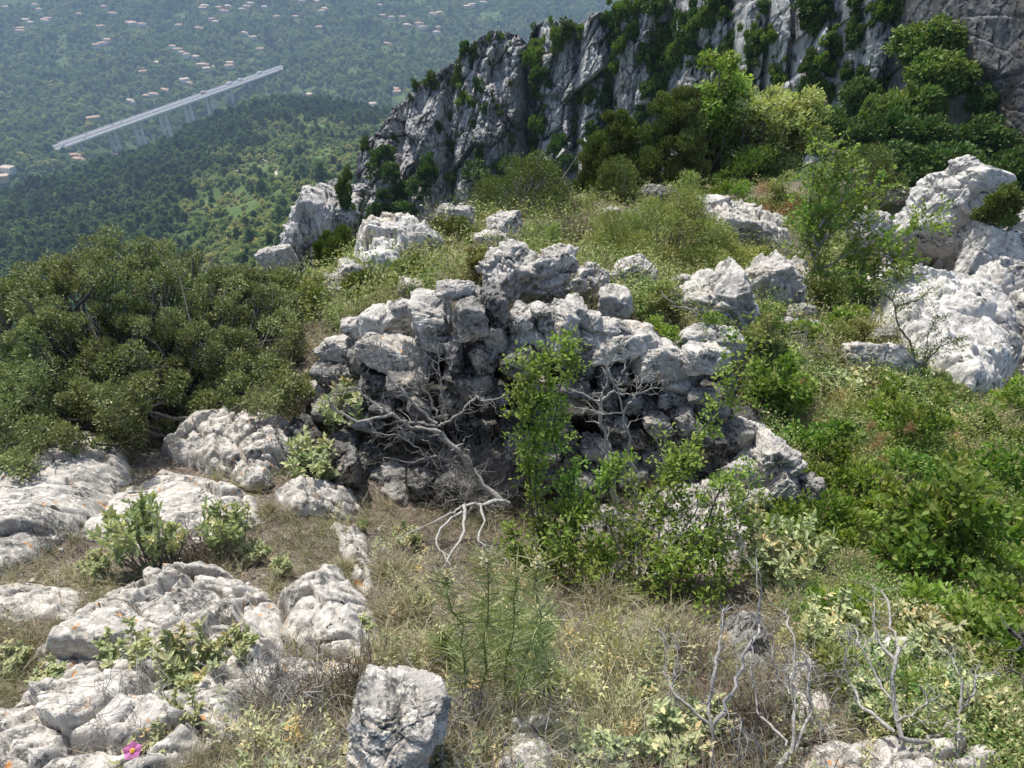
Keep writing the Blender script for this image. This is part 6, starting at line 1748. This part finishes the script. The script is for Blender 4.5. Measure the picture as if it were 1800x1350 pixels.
    px, py, p = sample(rng, 1500, -40, 1700, 880, 1450)
    for c in p:
        if noise(c[None] * 1.7, 8)[0] < -.1: continue
        r_ = .004 + .012 * rng.uniform() ** 3
        Vs.append(v0 * r_ * rng.uniform(.6, 1.3, 3) * (1 + .2 * noise(v0 * 1.5 + k * 3, 4)[:, None]) + c + np.array([0, 0, r_ * .3])); Ts.append(T0 + k * len(v0)); k += 1
    tag(link("gravel", mesh_quads("gravel", np.concatenate(Vs), None, T=np.concatenate(Ts)), M['rock']), "small pale stone chips on the soil", "gravel", kind="stuff")
cover()
def tuft(px, py, n, L_, label, sp=.03, mat='dry', seed=1, spread=.55, W_=.0026, heads_=0, bend=.5, name="grass_tuft"):
    rng = np.random.default_rng(seed); Y = cast(px, py)[0]; b = P(px, py, Y); mb = MB(); n = int(n * 1.9)
    q = np.column_stack([rng.normal(size=(n, 2)) * sp, np.full(n, -.005)])
    d = np.column_stack([rng.normal(size=(n, 2)) * spread, np.ones(n)])
    blades(mb, rng, q, d, L_ * rng.uniform(.5, 1.2, n), W_, np.clip(.5 + rng.normal(size=n) * .22, 0, 1), bend)
    o = link(name, mb.mesh(name), M[mat], loc=b)
    if heads_:
        root = empty(name, b, label, "grass tuft"); o.name = "blades"; o.parent = root; o.location = (0, 0, 0)
        hm = MB()
        for _ in range(heads_):
            a = np.append(rng.normal(size=2) * sp, 0); t = a + unit(np.append(rng.normal(size=2) * .28, 1)) * L_ * rng.uniform(1.0, 1.6)
            p = wiggle(rng, a, t, 6, .05); tube(hm, p, .0009, 3, .6)
            k = 16; f = rng.uniform(.68, 1, k)[:, None]
            leaves(hm, rng, p[3] + (p[5] - p[3]) * ((f - .68) / .32), unit(t - a) + rdirs(rng, k) * .45, .019, .006, rng.uniform(.3, 1, k))
        link("seed_heads", hm.mesh("seed_heads"), M['seed'], root)
    else: tag(o, label, "grass tuft")
for i, a in enumerate([(605,1010,420,.10,"dry tan grass tuft above the white pointed boulder",.016),(60,1150,600,.10,"dense dry grass tuft at the left edge",.03),(690,1015,420,.12,"reddish dry grass leaning into the hollow",.03),(845,1010,380,.12,"brown dry grass under the pale fallen branch",.04),(260,920,200,.07,"dry grass wisps behind the cistus",.02),(470,900,240,.07,"pale grass right of the upright cistus",.02),(1385,1075,420,.12,"brown dry grass below the pale cistus",.04),(1230,1180,520,.11,"reddish brown dry cushion at the lower middle",.05),(560,1230,260,.09,"greenish pale grass left of the standing boulder",.02),(1500,1000,260,.12,"arching grass left of the large smokebush",.03),(1760,1240,240,.12,"pale arching grass at the right edge",.03),(700,1090,300,.16,"tall wispy straw grass right of the narrow rock rib",.05),(765,1190,300,.17,"tall straw grass left of the narrow leaved plants",.05),(690,1185,260,.14,"straw grass above the white standing boulder",.04),(1065,1075,300,.17,"tall dry grass against the green shrub",.05),(925,1320,260,.15,"straw grass over the bottom white rock",.04),(1180,1130,300,.17,"tall reddish dry grass under the bright green shrub",.05),(830,1345,260,.15,"dry grass at the bottom middle edge",.04),(1090,1290,260,.15,"straw grass among the oat heads at the bottom",.04)]):
    tuft(*a[:5], sp=a[5], seed=500 + i)
for i, a in enumerate([(1040,1150,260,.15,"oat grass with pale seed heads right of the narrow leaved plants",.05,46),(1110,1190,240,.14,"second oat grass clump under the green shrub",.05,40),(1000,1230,200,.12,"oat grass with drooping heads at the bottom middle",.04,18),(1745,1290,110,.13,"tall oat grass in the bottom right corner",.04,16),(960,1150,160,.13,"short oat grass by the green shrub",.04,14),(1560,640,120,.2,"golden arching grass beside the small square stone",.1,20),(1440,590,110,.2,"golden grass below the flat pale stone",.1,18),(1420,650,120,.18,"tall straw grass on the slope right of the wall",.12,20),(1480,760,90,.14,"straw grass above the pink plumes",.08,14),(850,480,120,.25,"dry grass beside the craggy outcrop",.12,16),(1480,880,60,.12,"yellow grass arching over the smokebush",.03,14)]):
    tuft(a[0], a[1], a[2], a[3], a[4], sp=a[5], heads_=a[6], seed=540 + i, W_=.003 if a[1] < 800 else .002)
